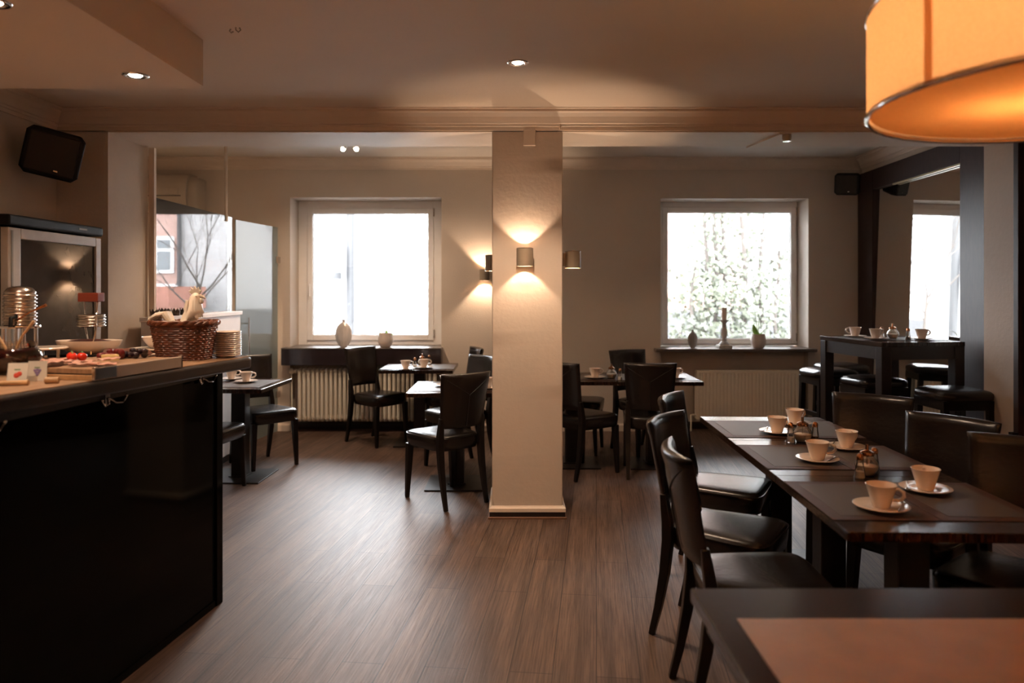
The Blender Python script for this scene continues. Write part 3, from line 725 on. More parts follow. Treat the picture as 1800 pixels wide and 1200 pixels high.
cond((1.372, 3.64), (1.436, 3.655), (1.500, 3.66), 'between the middle and far placemats of the long table')
cond((-.935, 7.12), (-.880, 7.24), (-.83, 7.40), 'on the window table by the column radiator', .7536)
cond((.90, 6.16), (.845, 6.28), (.865, 6.42), 'on the small tables right of the pillar')

# ------------------------------------------------------------------ bar table and stools
BT = thing('bar_table', 'tall dark wooden bar table in front of the framed mirror', 'table', (2.826, 5.652, 0), math.radians(7.5))
L_, D_ = .70, .87
MB().box(0, L_, 0, D_, 1.065, 1.10).build('tabletop', tabletop_m, BT, bevel=.003)
for x in (.0, L_-.085):
    for y in (0, D_-.085): MB().box(x+.002, x+.083, y+.002, y+.083, 0, 1.065).build('leg', darkwood, BT, bevel=.004)
for args in ((.085, L_-.085, .01, .035), (.085, L_-.085, D_-.035, D_-.01)): MB().box(args[0], args[1], args[2], args[3], .965, 1.065).build('apron', darkwood, BT)
for x in (.01, L_-.035): MB().box(x, x+.025, .085, D_-.085, .965, 1.065).build('apron', darkwood, BT)
def make_stool():
    t = thing('bar_stool', 'x', 'bar stool'); w_ = .20
    rings = []
    for z, s in ((.712, .94), (.718, .985), (.742, 1.0), (.760, .985), (.775, .90), (.785, .72), (.790, .45), (.791, .05)):
        r = []
        for i in range(32):
            a = 2*PI*i/32; c, s_ = math.cos(a), math.sin(a); e = .38
            r.append((abs(c)**e*(1 if c > 0 else -1)*w_*s*1.06, abs(s_)**e*(1 if s_ > 0 else -1)*w_*s*1.0, z))
        rings.append(r)
    MB().loft(rings).build('seat_cushion', leather, t, smooth='all')
    MB().box(-.19, .19, -.18, .18, .645, .712).build('seat_frame', legwood, t, bevel=.003)
    for x in (-1, 1):
        for y in (-1, 1): MB().tube([(x*.18, y*.17, 0), (x*.166, y*.156, .66)], .022, sq=(1, 1)).build('leg', legwood, t, bevel=.003)
    for s in (-1, 1):
        MB().box(-.17, .17, s*.165-.010, s*.165+.010, .25, .29).build('footrest', legwood, t); MB().box(s*.172-.010, s*.172+.010, -.16, .16, .36, .40).build('footrest', legwood, t)
    return t
stl = make_stool(); SG = 'dark bar stools'
put(stl, (2.90, 6.78, 0), .12, 'padded bar stool at the far left corner of the bar table', SG)
put(stl, (3.00, 6.14, 0), .13, 'padded bar stool pushed under the left side of the bar table', SG)
put(stl, (3.22, 7.24, 0), .1, 'padded bar stool behind the bar table, nearest the back wall', SG)
put(stl, (3.235, 5.42, 0), .05, 'padded bar stool in front of the bar table, nearest the camera', SG)
def barpt(px, py): return on(px, py, 1.1)
p = barpt(1507, 593.5); 
def bar_set(x, y, ang, where): setting(x, y, 1.1035, ang, where)
bar_set(2.90, 6.25, 2.9, 'at the left end of the bar table')
bar_set(2.935, 5.97, .2, 'on the bar table, left of the salt shaker')
bar_set(3.28, 5.92, .1, 'on the bar table, in front of the mirror')
cond((3.035, 6.07), (3.135, 6.09), (3.16, 5.90), 'on the bar table', 1.1005)
for (x, y, lb) in ((2.94, 6.13, 'brown placemat on the left side of the bar table'), (3.30, 6.05, 'brown placemat on the right side of the bar table')):
    dup(pm, (x, y, 1.1005), math.radians(7.5), lb, MG)

# ------------------------------------------------------------------ things on the window sills
def flat_vase(loc, sc, label, m, rz=0):
    t = thing('flat_vase', label, 'vase', loc, rz)
    prof = [(.02, 0), (.036, .003), (.040, .008), (.058, .032), (.078, .075), (.086, .125), (.080, .172), (.062, .212), (.036, .240), (.018, .250), (.015, .258), (.015, .270), (.019, .277), (.012, .278)]
    MB().lathe([(r*sc, z*sc) for r, z in prof], n=36, sy=.42).build('vase_body', m, t, smooth=True)
    MB().lathe([(.018*sc, .272*sc), (.021*sc, .275*sc), (.018*sc, .279*sc), (.013*sc, .276*sc), (.018*sc, .272*sc)], n=20, sy=.5).build('vase_lip', m, t, smooth=True)
flat_vase((-1.79, 7.86, .897), 1.05, 'flat round silvery vase on the left window sill', vasem)
flat_vase((1.93, 7.90, .884), .70, 'small dark flat vase on the right window sill', simple('dark_vase', (.34, .30, .28), .3, metal=.2, var=.4, nscale=5, stretch=(4, 4, .5)), .3)
def orchid(loc, label, leaves, stems):
    t = thing('orchid_pot', label, 'potted plant', loc)
    MB().lathe([(.0001, 0), (.05, 0), (.06, .012), (.078, .05), (.080, .09), (.072, .135), (.070, .15), (.066, .15), (.068, .13), (.0001, .125)], n=32).build('pot', potm, t, smooth=True)
    for (dx, dz, w_, cv) in leaves:
        b = MB(); rings = []; L = math.hypot(dx, dz); ux, uz = dx/L, dz/L
        for k in range(11):
            u = k/10; ww = w_*math.sin(PI*min(1, .05+.95*u))**.75+.0008; sp_ = (dx*u+uz*cv*math.sin(u*PI), -.02*u, .13+dz*u-ux*cv*math.sin(u*PI))
            rings.append([(sp_[0]+uz*ww*a_, sp_[1]-.35*ww*abs(a_)+dy_, sp_[2]-ux*ww*a_) for a_, dy_ in ((-1, 0), (-.5, -.0015), (0, -.002), (.5, -.0015), (1, 0), (.5, .0015), (0, .001), (-.5, .0015))])
        b.loft(rings).build('leaf', leafm, t, smooth=True)
    for (dx, dy, hh) in stems:
        MB().tube([(0, 0, .12), (dx*.3, dy, .12+hh*.4), (dx*.6, dy, .12+hh*.8), (dx, dy, .12+hh)], [.0035, .003, .0028, .002], 6).build('stem', stemm, t, smooth=True)
orchid((-1.345, 7.86, .897), 'pale pot with a thin flowerless orchid on the left window sill', ((.09, .015, .010, .012), (-.07, .03, .010, -.01), (.02, .05, .012, .006)), ((-.02, 0, .30), (.02, .01, .22)))
orchid((2.625, 7.88, .884), 'pale pot with one upright green orchid leaf on the right window sill', ((-.060, .125, .026, -.015), (.03, .04, .008, .004), (-.02, .05, .010, .004)), ((-.06, 0, .33), (.02, .01, .30), (.11, .0, .10)))
cs = thing('candlestick', 'turned grey wooden candlestick with a cream candle on the right sill', 'candlestick', (2.26, 7.88, .884))
MB().box(-.07, .07, -.07, .07, 0, .035).build('foot', stonec, cs, bevel=.006)
MB().lathe([(.0001, .035), (.055, .035), (.058, .045), (.045, .06), (.028, .075), (.030, .085), (.022, .10), (.030, .135), (.036, .165), (.030, .20), (.018, .225), (.024, .235), (.020, .25), (.026, .275), (.045, .29), (.048, .30), (.0001, .30)], n=28).build('turned_stem', stonec, cs, smooth=True)
cn = thing('pillar_candle', 'unlit cream candle standing on the grey candlestick', 'candle', (2.26, 7.88, 1.184))
MB().lathe([(.0001, 0), (.026, 0), (.027, .01), (.027, .125), (.024, .13), (.0001, .124)], n=20).build('wax', candle_m, cn, smooth=True); MB().cyl((0, 0, .12), (0, .003, .14), .0015).build('wick', iron_m, cn)

# ------------------------------------------------------------------ buffet counter
CT = 1.19
def edge(y): return -1.452+.2147*(y-2.39)       # x of the front edge of the top
ct = thing('buffet_counter', 'black glossy buffet counter with a wooden top on the left', 'counter', (0, 0, 0))
d = Vector((.21, .978)); d.normalize(); v_ = Vector((-d.y, d.x))
E = Vector((edge(3.50), 3.50)); Nn = Vector((edge(.3), .3)); wdt = 1.0
def uv(u, v): p_ = E+d*u+v_*v; return (p_.x, p_.y)      # u along the counter (0 = far end), v into it
R = .05
rc = [uv(-3.3, wdt), uv(-3.3, 0), uv(-R, 0)]+[uv(-R+R*math.sin(t_), R-R*math.cos(t_)) for t_ in (PI/8, PI/4, 3*PI/8, PI/2)]+[uv(0, wdt)]
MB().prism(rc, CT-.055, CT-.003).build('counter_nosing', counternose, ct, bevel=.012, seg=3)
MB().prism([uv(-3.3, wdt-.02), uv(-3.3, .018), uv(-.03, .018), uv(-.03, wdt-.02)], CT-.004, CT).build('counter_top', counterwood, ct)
# front panel (its own line under the top)
P1 = Vector((-1.392, 3.562)); P2 = Vector((-1.485, 2.857)); pd = (P2-P1).normalized(); pn = Vector((-pd.y, pd.x))
if pn.x > 0: pn = -pn
def pq(s, o): q_ = P1+pd*s+pn*o; return (q_.x, q_.y)
MB().prism([pq(.06, .012), pq(3.1, .012), pq(3.1, .60), pq(.06, .60)], .03, CT-.055).build('front_panel', blackgloss, ct)
MB().prism([pq(0, 0), pq(.055, 0), pq(.055, .05), pq(0, .05)], .0, CT-.055).build('corner_post', blackgloss, ct, bevel=.003)
MB().prism([pq(0, .05), pq(.05, .05), pq(.05, .60), pq(0, .60)], .0, CT-.055).build('end_panel', blackgloss, ct)
MB().prism([pq(.055, .006), pq(3.1, .006), pq(3.1, .05), pq(.055, .05)], .0, .03).build('plinth', blackgloss, ct)
MB().prism([pq(.055, .004), pq(3.1, .004), pq(3.1, .03), pq(.055, .03)], CT-.095, CT-.055).build('top_rail', darkwood, ct)
for s_ in (1.6,): MB().prism([pq(s_, .009), pq(s_+.012, .009), pq(s_+.012, .02), pq(s_, .02)], .10, CT-.095).build('panel_joint', iron_m, ct)
def make_hook():
    t = thing('coat_hook', 'x', 'hook')
    MB().box(-.012, .012, -.010, .0, -.040, .035).build('hook_plate', chrome, t, bevel=.002)
    for s in (-1, 1):
        MB().tube([(0, -.006, -.01), (.022*s, -.026, -.034), (.050*s, -.034, -.036), (.068*s, -.036, -.016)], .0035, 8).ball((.068*s, -.036, -.012), .006).build('prong', chrome, t, smooth=True)
    return t
hk = make_hook(); HA = math.atan2(-pn.x, -pn.y)
def hook_at(s, label):
    x, y = pq(s, .004); put(hk, (x, y, CT-.075), math.atan2(pn.y, pn.x)-PI/2, label, 'double hooks under the buffet edge')
hook_at(.19, 'chrome double hook under the buffet edge, near its far corner')
hook_at(.83, 'chrome double hook under the buffet edge, middle of the visible ones')
hook_at(1.40, 'chrome double hook under the buffet edge, at the left photo border')

# plates
pl_ = tag(MB().lathe([(.0001, .001), (.035, .001), (.037, 0), (.040, .002), (.062, .010), (.067, .013), (.066, .0145), (.060, .0125), (.038, .005), (.0001, .0045)], n=36).build('small_plate', china, smooth=True), 'x', 'plate')
sx_, sy_, _ = on(397.5, 627.5, CT)
for k in range(13):
    lb = 'white small plate in the tall stack at the buffet end, below the top one' if k < 12 else 'topmost white small plate of the tall stack at the buffet end'
    put(pl_, (sx_+random.uniform(-.001, .001), sy_, CT+k*.0088), 0, lb, 'stacked small plates' if k < 12 else None)
# basket
def basket():
    x, y, z = -1.475, 3.33, CT
    t = thing('wicker_basket', 'reddish brown wicker basket holding the ceramic rooster', 'basket', (x, y, z), 0)
    def rr(u, a):   # radius pair at height fraction u
        return (.108+.028*u), (.080+.022*u)
    hgt = .165; b = MB(); N = 26
    def pt(u, a, off=0):
        A, B = rr(u, a); e = .75; c, s = math.cos(a), math.sin(a)
        return ((A+off)*abs(c)**e*(1 if c > 0 else -1), (B+off)*abs(s)**e*(1 if s > 0 else -1), u*hgt)
    rows_ = 17; seg = N*3
    for j in range(rows_):
        u = (j+.5)/rows_
        pts = [pt(u, 2*PI*i/seg, .003*math.cos(PI*i/1.5+PI*j)) for i in range(seg)]
        b.tube(pts, .0052, 6, closed=True)
    for i in range(N):
        a = 2*PI*i/N; b.tube([pt(0, a), pt(.5, a), pt(1, a)], .003, 5)
    b.loft([[pt(u, 2*PI*i/48, -.006) for i in range(48)] for u in (0.01, 1)], caps=True) if False else b.loft([[pt(u, 2*PI*i/48, -.006) for i in range(48)] for u in (0.01, .95)], caps=False)
    b.prism([pt(0, 2*PI*i/48, 0)[:2] for i in range(48)], 0.0, .008)
    b.build('woven_body', wicker, t, smooth=True)
    r = MB()
    for ph in (0, PI):
        r.tube([tuple(Vector(pt(1, 2*PI*i/96, .004+.005*math.cos(i*.8+ph)))+Vector((0, 0, .006*math.sin(i*.8+ph)))) for i in range(96)], .0075, 7, closed=True)
    r.build('braided_rim', wicker, t, smooth=True)
    c = MB().lathe([(.0001, .0), (.09, .0), (.095, .02), (.10, .11), (.07, .145), (.0001, .15)], (0, 0, .012), 30, 1, .72).build('cloth_lining', simple('lining_cloth', (.62, .55, .46), .9, var=.1, bstr=.5, bscale=20), t, smooth=True)
basket()
def rooster():
    t = thing('ceramic_rooster', 'cream ceramic rooster figurine sitting in the wicker basket', 'figurine', (-1.475, 3.33, CT+.158)); t.scale = (1.1, 1.1, 1.0)
    b = MB()
    n = 18
    def ell(c, ax, ay, tilt):
        return [(c[0]+ax*math.cos(2*PI*i/n)*math.cos(tilt), ay*math.sin(2*PI*i/n), c[1]+ax*math.cos(2*PI*i/n)*math.sin(tilt)) for i in range(n)]
    secs = [((-.085, -.030), .004, .01, 1.9), ((-.08, -.028), .022, .028, 1.9), ((-.03, -.035), .032, .045, 1.75), ((.015, -.010), .056, .054, 1.0), ((.030, .030), .052, .050, .45), ((.038, .075), .034, .034, .3), ((.042, .102), .026, .024, .15), ((.046, .122), .022, .020, .0), ((.048, .138), .012, .011, 0), ((.048, .143), .002, .002, 0)]
    b.loft([ell(*s) for s in secs]); b.build('body', ceramic, t, smooth='all')
    fe = MB()
    for k in range(16):
        a = random.uniform(-1.3, 1.3)+(PI if k % 4 == 0 else 0); rr_ = .036; x = .036+rr_*.9*math.cos(a); y = -abs(rr_*math.sin(a)) if k % 2 else rr_*math.sin(a)
        fe.tube([(x*.85+.004, y*.62, .108), (x, y*.95, .07), (x+.004, y*1.15, .03)], [.003, .007, .002], 6)
    fe.build('neck_feathers', ceramic, t, smooth=True)
    co = MB(); pr = [(.026, .136), (.018, .150), (.028, .152), (.026, .166), (.038, .158), (.042, .172), (.050, .158), (.058, .168), (.062, .152), (.072, .152), (.066, .138), (.050, .130)]
    m_ = len(pr); co.add([(x, -.006, z) for x, z in pr]+[(x, .006, z) for x, z in pr], [tuple(range(m_)), tuple(range(m_, 2*m_))[::-1]]+[(i, (i+1) % m_, (i+1) % m_+m_, i+m_) for i in range(m_)])
    co.build('comb', ceramic, t, bevel=.003)
    MB().tube([(.062, 0, .126), (.076, 0, .122), (.088, 0, .114)], [.010, .007, .001], 8).build('beak', ceramic, t, smooth=True)
    MB().ball((.070, -.006, .104), .009, .8, .7, 1.5).ball((.070, .006, .104), .009, .8, .7, 1.5).build('wattle', ceramic, t, smooth=True)
    MB().ball((.056, -.019, .126), .004).ball((.056, .019, .126), .004).build('eye', ceramic, t, smooth=True)
    tl = MB()
    for k in range(9):
        y = (k-4)*.008; hh = .052-.002*abs(k-4)
        tl.tube([(-.055, y*.6, .006), (-.075, y, .03+hh*.4), (-.098-.004*(k % 3), y*1.2, hh*.9), (-.122-.005*(k % 2), y*1.3, hh*.55), (-.130, y*1.3, hh*.2)], [.010, .011, .010, .008, .002], 7)
    tl.build('tail', ceramic, t, smooth=True)
rooster()
# cold platter board with metal edge
def onc(px, py, z=CT): return on(px, py, z)
tr = thing('platter_board', 'raised serving board with a metal front edge, on the buffet', 'serving board', (-1.425, 2.53, CT), -math.atan2(d.x, d.y))
MB().box(-.36, -.012, 0, .45, .0, .018).build('lower_board', oak, tr, bevel=.002)
MB().box(-.36, -.012, .004, .45, .022, .040).build('upper_board', counterwood, tr, bevel=.002)
MB().box(-.35, -.012, .012, .44, .018, .022).build('spacer', iron_m, tr)
MB().box(-.012, .0, .10, .46, -.0, .044).build('edge_profile', alum, tr, bevel=.003)
MB().box(-.013, .002, -.004, .10, -.0, .045).build('edge_cover', steel, tr, bevel=.003)
MB().box(-.016, .001, .455, .462, 0, .046).build('edge_cap', steel, tr)
TZ = CT+.040
# ham slices
def ham_slice(k, x, y, r, zz):
    b = MB(); n = 22; rg = []
    for rad in (.0001, .4, .75, 1.0):
        rg.append([(rad*.05*math.cos(2*PI*i/n)*(1+.1*math.sin(3*i+k)), rad*.032*math.sin(2*PI*i/n), .004+.006*abs(math.sin(i*.9+k))*rad) for i in range(n)])
    o = b.loft(rg, caps=False).build('ham_slice', ham, smooth='all'); m = o.modifiers.new('s', 'SOLIDIFY'); m.thickness = .0022; m.offset = 1
    o.location = (x, y, zz); o.rotation_euler = (0, 0, r); return o
hn = ('nearest the metal edge cover', 'overlapping the first slice', 'in the middle of the fan', 'partly under the tomatoes', 'folded at the left end', 'at the far side of the fan', 'at the near left of the fan')
for k, (u, v) in enumerate(((.10, .06), (.08, .12), (.13, .18), (.10, .24), (.14, .30), (.20, .12), (.05, .22))):
    px_ = Vector((-1.425, 2.53))+d*u+v_*v
    tag(ham_slice(k, px_.x, px_.y, .3*k, TZ+.0015*k), 'pink ham slice on the board, '+hn[k], 'ham slice', 'fanned ham slices')
tm = thing('halved_tomato', 'x', 'tomato')
MB().ball((0, 0, .016), .018, 1, 1, .88).build('flesh', tomato, tm, smooth=True); MB().lathe([(.0001, .031), (.006, .0325), (.003, .034), (.0001, .036)], n=5).build('calyx', greenink, tm)
for k, (u, v, lb) in enumerate(((.17, .25, 'right one of the red tomatoes beside the ham'), (.22, .30, 'left one of the red tomatoes beside the ham'), (.21, .245, 'farther red tomato behind the other two'))):
    q = Vector((-1.425, 2.53))+d*u+v_*v; put(tm, (q.x, q.y, TZ+.004), 0, 'whole '+lb, 'tomatoes on the board')
gr = tag(MB().ball((0, 0, .0135), .0135, 1, 1, 1, 12, 7).build('grape', grape_r, smooth=True), 'x', 'grape')
gd2 = tag(MB().ball((0, 0, .0135), .0135, 1, 1, 1, 12, 7).build('grape', grape_d, smooth=True), 'x', 'grape')
for proto, (u0, v0), lb, g in ((gr, (.33, .22), 'red grape in the cluster on the board beside the ham', 'red grapes'), (gd2, (.385, .16), 'dark blue grape in the cluster toward the basket', 'dark grapes')):
    for k in range(9):
        q = Vector((-1.425, 2.53))+d*(u0+.013*math.sin(k*2.4)*1.6)+v_*(v0+(k-4)*.0115); put(proto, (q.x, q.y, TZ+(.0 if k % 3 else .013)), 0, lb, g)
ch_ = tag(MB().prism([(0, 0), (.07, .0), (.03, .05)], 0, .022).build('cheese_wedge', cheese, bevel=.002), 'pale cheese wedge between the ham and the grapes', 'cheese')
q = Vector((-1.425, 2.53))+d*.28+v_*.20; ch_.location = (q.x-.02, q.y, TZ)
# bread plate
bq = (-1.765, 3.40)
bp_ = tag(MB().lathe([(.0001, .0), (.06, 0), (.065, .003), (.11, .012), (.112, .015), (.064, .007), (.0001, .005)], (0, 0, 0), 36, 1.15, .8).build('oval_plate', china, smooth=True), 'oval white plate under the dark bread slices', 'plate'); bp_.location = (*bq, CT)
bs = tag(MB().loft([[(.032*math.cos(2*PI*i/16), t_, .026*math.sin(2*PI*i/16)) for i in range(16)] for t_ in (-.005, .005)]).build('bread_slice', bread, smooth=True, bevel=.002), 'x', 'bread slice')
for k in range(7):
    o = put(bs, (bq[0]-.075+.027*k, bq[1]-.01+.006*(k % 2), CT+.026), .9, 'dark bread slice in the row beside the wicker basket, %s' % ('leftmost', 'second from left', 'third from left', 'fourth from left', 'fifth from left', 'sixth from left', 'rightmost')[k], 'dark bread slices')
    o.rotation_euler = (-1.0, 0, .9+.1*k)
# oval bowl on black slab
bs1 = tag(MB().box(-.13, .13, -.08, .08, 0, .012).build('slate_slab', blackplastic, bevel=.002), 'black slab under the oval white bowl', 'slab'); bs1.location = (-2.02, 3.50, CT)
ob = tag(MB().lathe([(.0001, 0), (.07, 0), (.078, .003), (.120, .018), (.144, .042), (.152, .062), (.148, .062), (.12, .026), (.07, .010), (.0001, .008)], n=40, sx=1, sy=.62).build('oval_bowl', china, smooth=True), 'wide oval white bowl on the buffet, in front of the fridge', 'bowl'); ob.location = (-2.0, 3.50, CT+.012)
sf = MB().lathe([(.0001, .046), (.12, .046), (.128, .050), (.10, .058), (.05, .066), (.0001, .068)], n=36, sx=1, sy=.6).build('sliced_sausage', sausage, smooth=True, bevel=0); sf.location = (-2.0, 3.50, CT+.012); tag(sf, 'heap of dark sausage slices in the oval bowl', 'sausage', kind='stuff')
b2 = tag(MB().lathe([(.0001, 0), (.05, 0), (.055, .004), (.075, .03), (.088, .052), (.085, .053), (.07, .03), (.05, .008), (.0001, .006)], n=36).build('round_bowl', china, smooth=True), 'round white bowl behind the wicker basket', 'bowl'); b2.location = (-1.70, 3.585, CT+.034)
b3 = tag(MB().lathe([(.0001, 0), (.06, 0), (.06, .022), (.115, .028), (.117, .033), (.0001, .030)], n=40).build('serving_plate', china, smooth=True), 'footed white plate under the round bowl', 'plate'); b3.location = (-1.72, 3.575, CT)
# glass footed stand
gs = thing('footed_stand', 'low round stand with a pale rim, left of the oval bowl', 'stand', (-2.10, 3.33, CT))
MB().lathe([(.0001, .045), (.085, .045), (.09, .05), (.085, .056), (.0001, .055)], n=36).build('disc', china, gs, smooth=True)
for a in (.3, 2.4, 4.5): MB().cyl((.05*math.cos(a), .05*math.sin(a), 0), (.05*math.cos(a), .05*math.sin(a), .046), .008).build('foot', steel, gs)
# ribbed steel dispenser
def ribbed(r, z0, z1, n):
    p_ = []
    k = int((z1-z0)/.0022)
    for i in range(k+1):
        z = z0+(z1-z0)*i/k; p_.append((r+.0035*math.sin((z-z0)/(z1-z0)*n*2*PI), z))
    return p_
ds = thing('honey_dispenser', 'tall ribbed steel dispenser with a domed top on legs', 'dispenser', (-1.995, 3.0, CT))
MB().lathe([(.0001, .168), (.055, .168)]+ribbed(.057, .170, .300, 9)+[(.054, .306), (.044, .318), (.028, .325), (.0001, .328)], n=40).build('ribbed_body', steel, ds, smooth='all')
MB().lathe([(.0001, .158), (.072, .158), (.073, .162), (.072, .168), (.0001, .168)], n=36).build('stand_plate', chrome, ds, smooth=True)
for a in (.8, 2.4, 3.9, 5.5): MB().cyl((.055*math.cos(a), .055*math.sin(a), 0), (.055*math.cos(a), .055*math.sin(a), .16), .007).build('leg', chrome, ds, smooth=True)
MB().tube([(.02, -.055, .205), (.02, -.085, .20), (.02, -.088, .165)], .008, 8).build('spout', blackplastic, ds, smooth=True)
MB().tube([(.03, -.065, .19), (.09, -.075, .225), (.155, -.08, .252)], [.003, .003, .006], 8).build('lever', brass, ds, smooth=True)
# wood-topped stand
ws = thing('cup_warmer_stand', 'wire stand with a red wooden block on top and a ribbed steel ring', 'stand', (-2.02, 3.55, CT))
MB().box(-.048, .048, -.03, .03, .255, .298).build('wooden_block', woodblk, ws, bevel=.003)
MB().lathe([(.058, .135)]+ribbed(.061, .137, .192, 4)+[(.058, .194), (.055, .192), (.055, .137), (.058, .135)], n=36).build('ribbed_ring', steel, ws, smooth='all')
for (xx, yy) in ((-.058, .10), (.058, -.115)):
    MB().tube([(xx*.7, yy*.15, .26), (xx*1.05, yy*.55, .195), (xx*1.1, yy*.62, .13), (xx*1.1, yy*1.0, .02), (xx*1.1, yy*1.0, 0)], .0042, 8).build('leg', chrome, ws, smooth=True)
# jam jar
jj = thing('jam_jar', 'bulbous glass jar of dark red jam at the left photo edge', 'jar', (-1.86, 2.76, CT))
MB().lathe([(.0001, 0), (.05, 0), (.06, .004), (.088, .040), (.094, .065), (.088, .082), (.072, .097), (.072, .112), (.075, .116), (.071, .116), (.069, .112), (.069, .097)], n=40).build('glass_body', glassw, jj, smooth=True)
MB().lathe([(.0001, .005), (.057, .006), (.084, .040), (.090, .065), (.084, .080), (.077, .086), (.0001, .086)], n=40).build('jam_filling', jam, jj, smooth=True)
sp1 = tag(MB().tube([(0, 0, 0), (.02, .0, .05), (.06, 0, .105)], [.006, .004, .006], 8).build('wooden_spoon', oak, smooth=True), 'wooden spoon handle leaning out of the jam jar', 'spoon'); sp1.location = (-1.85, 2.76, CT+.09); sp1.rotation_euler = (0, 0, .2)
sp2 = tag(MB().tube([(0, 0, 0), (-.03, .0, .05), (-.05, 0, .08)], [.005, .005, .007], 8).build('wooden_spoon', oak, smooth=True), 'wooden spoon in the jam jar leaning left', 'spoon'); sp2.location = (-1.88, 2.75, CT+.09)
# picture cards
def card(loc, rz, lean, ink, label, grapes):
    t = thing('picture_card', label, 'card', loc, rz)
    M = Matrix.Rotation(lean, 4, 'X')
    MB().box(-.030, .030, -.0012, .0012, 0, .068).xf(M).build('card_sheet', paper, t)
    b = MB()
    if grapes:
        for i, (x, z) in enumerate(((-.008, .036), (0, .038), (.008, .036), (-.004, .029), (.004, .029), (0, .022))): b.lathe([(.0001, 0), (.005, 0), (.0001, .001)], n=10).v
        for (x, z) in ((-.008, .036), (0, .038), (.008, .036), (-.004, .029), (.004, .029), (0, .022)): b.ball((x, -.0015, z), .0048, 1, .15, 1, 10, 6)
    else:
        b.ball((-.002, -.0015, .026), .009, 1, .1, 1, 12, 6); b.ball((.006, -.0015, .031), .008, 1, .1, 1, 12, 6)
    b.xf(M).build('fruit_picture', ink, t, smooth=True)
    MB().box(-.010, .008, -.0018, -.0010, .044, .047).xf(M).build('leaf_picture', greenink, t)
card((-1.655, 2.47, CT), .25, -.28, redink, 'small white card with a red fruit picture, at the left photo edge', False)
card((-1.625, 2.53, CT), .15, -.12, grapeink, 'small white card with a purple grape picture, right of the jam jar', True)
# small wooden pieces and knife
for k, (x, y, r, lb) in enumerate(((-1.53, 2.46, .25, 'short wooden peg nearest the counter edge'), (-1.49, 2.58, -.1, 'short wooden peg beside the serving board'))):
    o = tag(MB().cyl((-.02, 0, .011), (.02, 0, .011), .011, n=14).build('wooden_peg', oak, smooth=True), lb, 'wooden peg'); o.location = (x, y, CT); o.rotation_euler = (0, 0, r)
kn = thing('serving_knife', 'serving knife with a pale wooden handle lying before the board', 'knife', (-1.66, 2.40, CT), .12)
MB().cyl((0.0, 0, .008), (.085, 0, .009), .008, .0085).build('handle', oak, kn, smooth=True); MB().prism([(-.14, 0), (-.13, -.012), (0, -.012), (0, .006)], .004, .0055).build('blade', steel, kn)

# fridge
FX, FY0, FY1, FT = -2.50, 3.67, 4.50, 1.88
fr = thing('display_fridge', 'black display fridge with a silver framed dark glass door', 'fridge', (FX, FY0, 0))
MB().box(-.47, -.045, 0, FY1-FY0, .05, FT-.06).build('fridge_body', blackplastic, fr, bevel=.006)
MB().box(-.48, .012, -.012, FY1-FY0+.004, FT-.055, FT).build('top_panel', blackplastic, fr, bevel=.012, seg=3)
MB().box(.012, .0135, .58, .66, FT-.032, FT-.022).build('label_plate', satin, fr)
MB().box(-.44, -.03, .03, FY1-FY0-.03, 0, .05).build('plinth', blackplastic, fr)
W_ = FY1-FY0; dr = MB(); x0, x1 = -.04, .0
dr.box(x0, x1, 0, .095, .08, FT-.065); dr.box(x0, x1, W_-.055, W_, .08, FT-.065); dr.box(x0, x1, .095, W_-.055, FT-.12, FT-.065); dr.box(x0, x1, .095, W_-.055, .08, .16)
do = dr.build('door_frame', simple('silver_paint', (.42, .37, .33), .35, metal=.3), fr, bevel=.004)
MB().box(-.022, -.012, .095, W_-.055, .16, FT-.12).build('door_glass', simple('dark_glass', (.035, .030, .032), .04, var=.1), do)
MB().box(.0, .004, .02, .032, .1, FT-.08).build('frame_groove', grey_m, do)

# ------------------------------------------------------------------ outdoors
g = MB().box(-60, 60, 8.4, 80, -1.1, -1.0).build('ground', groundm); struct(g)
def bldg(name, label, x0, x1, y, z1, m, wins, wm=outwhite, depth=6):
    t = thing(name, label, 'building', (0, 0, 0))
    MB().box(x0, x1, y, y+depth, -1, z1).build('facade_wall', m, t)
    for (a, c, e, f) in wins:
        o = MB().box(a-.09, c+.09, y-.06, y-.01, e-.09, f+.09).build('window_frame', wm, t)
        b = MB(); mid = (a+c)/2; k = (f-e)*.66+e
        for (p0, p1) in ((a, mid-.05), (mid+.05, c)): b.box(p0, p1, y-.075, y-.05, e, k-.04); b.box(p0, p1, y-.075, y-.05, k+.04, f)
        b.build('panes', outwin, o)
    return t
rb = bldg('brick_house', 'red brick house seen only as a reflection in the glass partition', 4.55, 7.0, 22, 8.5, redbrick, [(4.9, 5.8, 2.1, 3.0), (4.9, 5.8, 3.95, 4.9)])
MB().box(4.5, 7.0, 21.88, 22, 1.55, 1.68).build('string_course', outwhite, rb)
wb = bldg('pale_brick_house', 'pale brick house beside the red one, seen reflected in the glass', .2, 4.5, 21.5, 8.5, whitebrick, [])
MB().cyl((4.4, 21.4, -1), (4.4, 21.4, 8), .06).build('drainpipe', facade_d, wb)
bldg('pale_brick_house', 'pale brick house right of the red one, seen reflected in the glass door', 7.0, 14, 21.6, 8.5, whitebrick, [])
ga = tag(MB().box(-1.6, 7.5, 17.5, 18.4, -1, 1.0).build('garden_shed', facade_d), 'low grey garden wall behind the bare tree', 'garden wall')
ap = bldg('apartment_house', 'overexposed white house with balconies behind the left window', -13, -5.0, 23, 9, facade, [(-6.6, -5.9, 2.0, 3.4)])
MB().box(-8.5, -5.35, 22.0, 23, 2.05, 2.9).build('balcony', facade, ap); MB().box(-8.5, -5.3, 21.9, 23, 1.85, 2.05).build('balcony_slab', facade_d, ap)
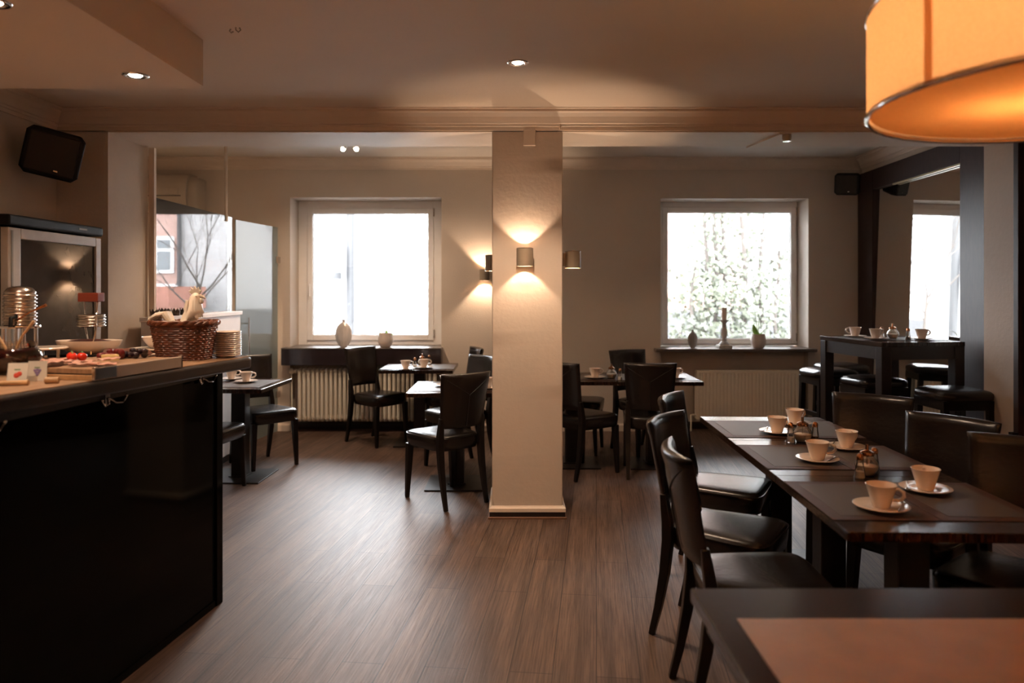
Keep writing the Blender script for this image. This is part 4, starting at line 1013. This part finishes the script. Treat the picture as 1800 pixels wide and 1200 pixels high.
MB().box(-8.5, -5.3, 21.9, 23, 4.4, 4.6).build('balcony_slab', facade_d, ap)
MB().cyl((-5.0, 22.9, -1), (-5.0, 22.9, 9), .13).build('drainpipe', simple('pipe_grey', (.02, .02, .022), .7), ap)
sh = thing('garden_hut', 'small hut with a reddish roof low in the left of the right window', 'hut', (4.6, 19, -1))
MB().box(-1, .1, 0, 2, 0, 2.0).build('hut_wall', facade, sh); MB().box(-1.1, .2, -.2, 2.1, 2.0, 2.6).build('hut_roof', roofm, sh)
# bare tree
def tree(x, y, label):
    t = thing('bare_tree', label, 'tree', (x, y, -1)); b = MB(); rnd = random.Random(5)
    def grow(p, dr_, ln, r, dep):
        pts = [p]; q = Vector(p); dd = Vector(dr_)
        for k in range(4):
            dd = (dd+Vector((rnd.uniform(-.14, .14), rnd.uniform(-.14, .14), rnd.uniform(-.02, .12)))).normalized(); q = q+dd*ln/4; pts.append(tuple(q))
        b.tube(pts, [r*(1-.13*k) for k in range(5)], 6 if dep < 3 else 4)
        if dep < 5:
            for k in range(3 if dep < 3 else 2):
                nd = (dd+Vector((rnd.uniform(-.95, .95), rnd.uniform(-.6, .6), rnd.uniform(-.1, .55)))).normalized()
                grow(pts[rnd.choice((2, 3, 4))], nd, ln*rnd.uniform(.6, .85), r*.55, dep+1)
    MB().tube([(0, 0, 0), (.05, 0, 1.2), (.0, 0, 2.6)], [.06, .045, .022], 10).build('trunk', barkm, t, smooth=True)
    for k in range(6):
        a = k*1.05; grow((0, 0, 2.0+.12*k), (math.cos(a)*.9, math.sin(a)*.5, .75), 1.5, .019, 0)
    b.build('branches', barkm, t)
tree(.9, 14.5, 'bare garden tree mirrored in the glass partition')
tree(-.9, 16.0, 'bare garden tree mirrored in the framed mirror')
# ivy on a row of trunks right behind the right window
def ivy():
    rnd = random.Random(11)
    t = thing('ivy_hedge', 'green ivy climbing thin trunks outside the right window', 'ivy', (0, 12.0, -1)); s = MB(); lf = MB()
    stems = [(2.95, 3.0), (3.12, 6), (3.28, 6), (3.42, 6), (3.75, 6), (4.05, 4), (4.3, 3.2), (4.65, 6), (4.9, 3.0), (3.6, 2.6), (2.75, 2.0)]
    for x, hh in stems:
        s.tube([(x+.06*math.sin(k*1.3+x), .05*math.cos(k+x), hh*k/8) for k in range(9)], [.05*(1-.07*k) for k in range(9)], 7)
        for k in range(int(150*hh)):
            z = hh*rnd.random(); sp_ = .11+.20*max(0, 1-z/3.2)+rnd.random()*.10
            if rnd.random() < .40 and z > 3: continue
            c = Vector((x+rnd.gauss(0, sp_), rnd.gauss(-.05, .10), z)); r = rnd.uniform(.028, .055)
            n_ = Vector((rnd.uniform(-.6, .6), -1, rnd.uniform(-.2, .9))).normalized(); a_ = n_.cross(Vector((0, 0, 1))).normalized(); c_ = n_.cross(a_); ro = rnd.random()*6
            lf.add([tuple(c+(a_*math.cos(ro+i*2*PI/6)+c_*math.sin(ro+i*2*PI/6))*r*(1 if i % 2 else .6)) for i in range(6)], [(0, 1, 2, 3, 4, 5)])
    for k in range(1700):
        x = rnd.uniform(2.5, 5.2); z = rnd.random()**1.3*(2.2+.6*math.sin(x*5)); c = Vector((x, rnd.gauss(0, .15), z)); r = rnd.uniform(.03, .06)
        n_ = Vector((rnd.uniform(-.6, .6), -1, rnd.uniform(-.2, .9))).normalized(); a_ = n_.cross(Vector((0, 0, 1))).normalized(); c_ = n_.cross(a_); ro = rnd.random()*6
        lf.add([tuple(c+(a_*math.cos(ro+i*2*PI/6)+c_*math.sin(ro+i*2*PI/6))*r*(1 if i % 2 else .6)) for i in range(6)], [(0, 1, 2, 3, 4, 5)])
    s.build('ivy_stems', barkm, t, smooth=True); o = lf.build('ivy_leaves', ivym, t)
    o['kind'] = 'stuff'
ivy()
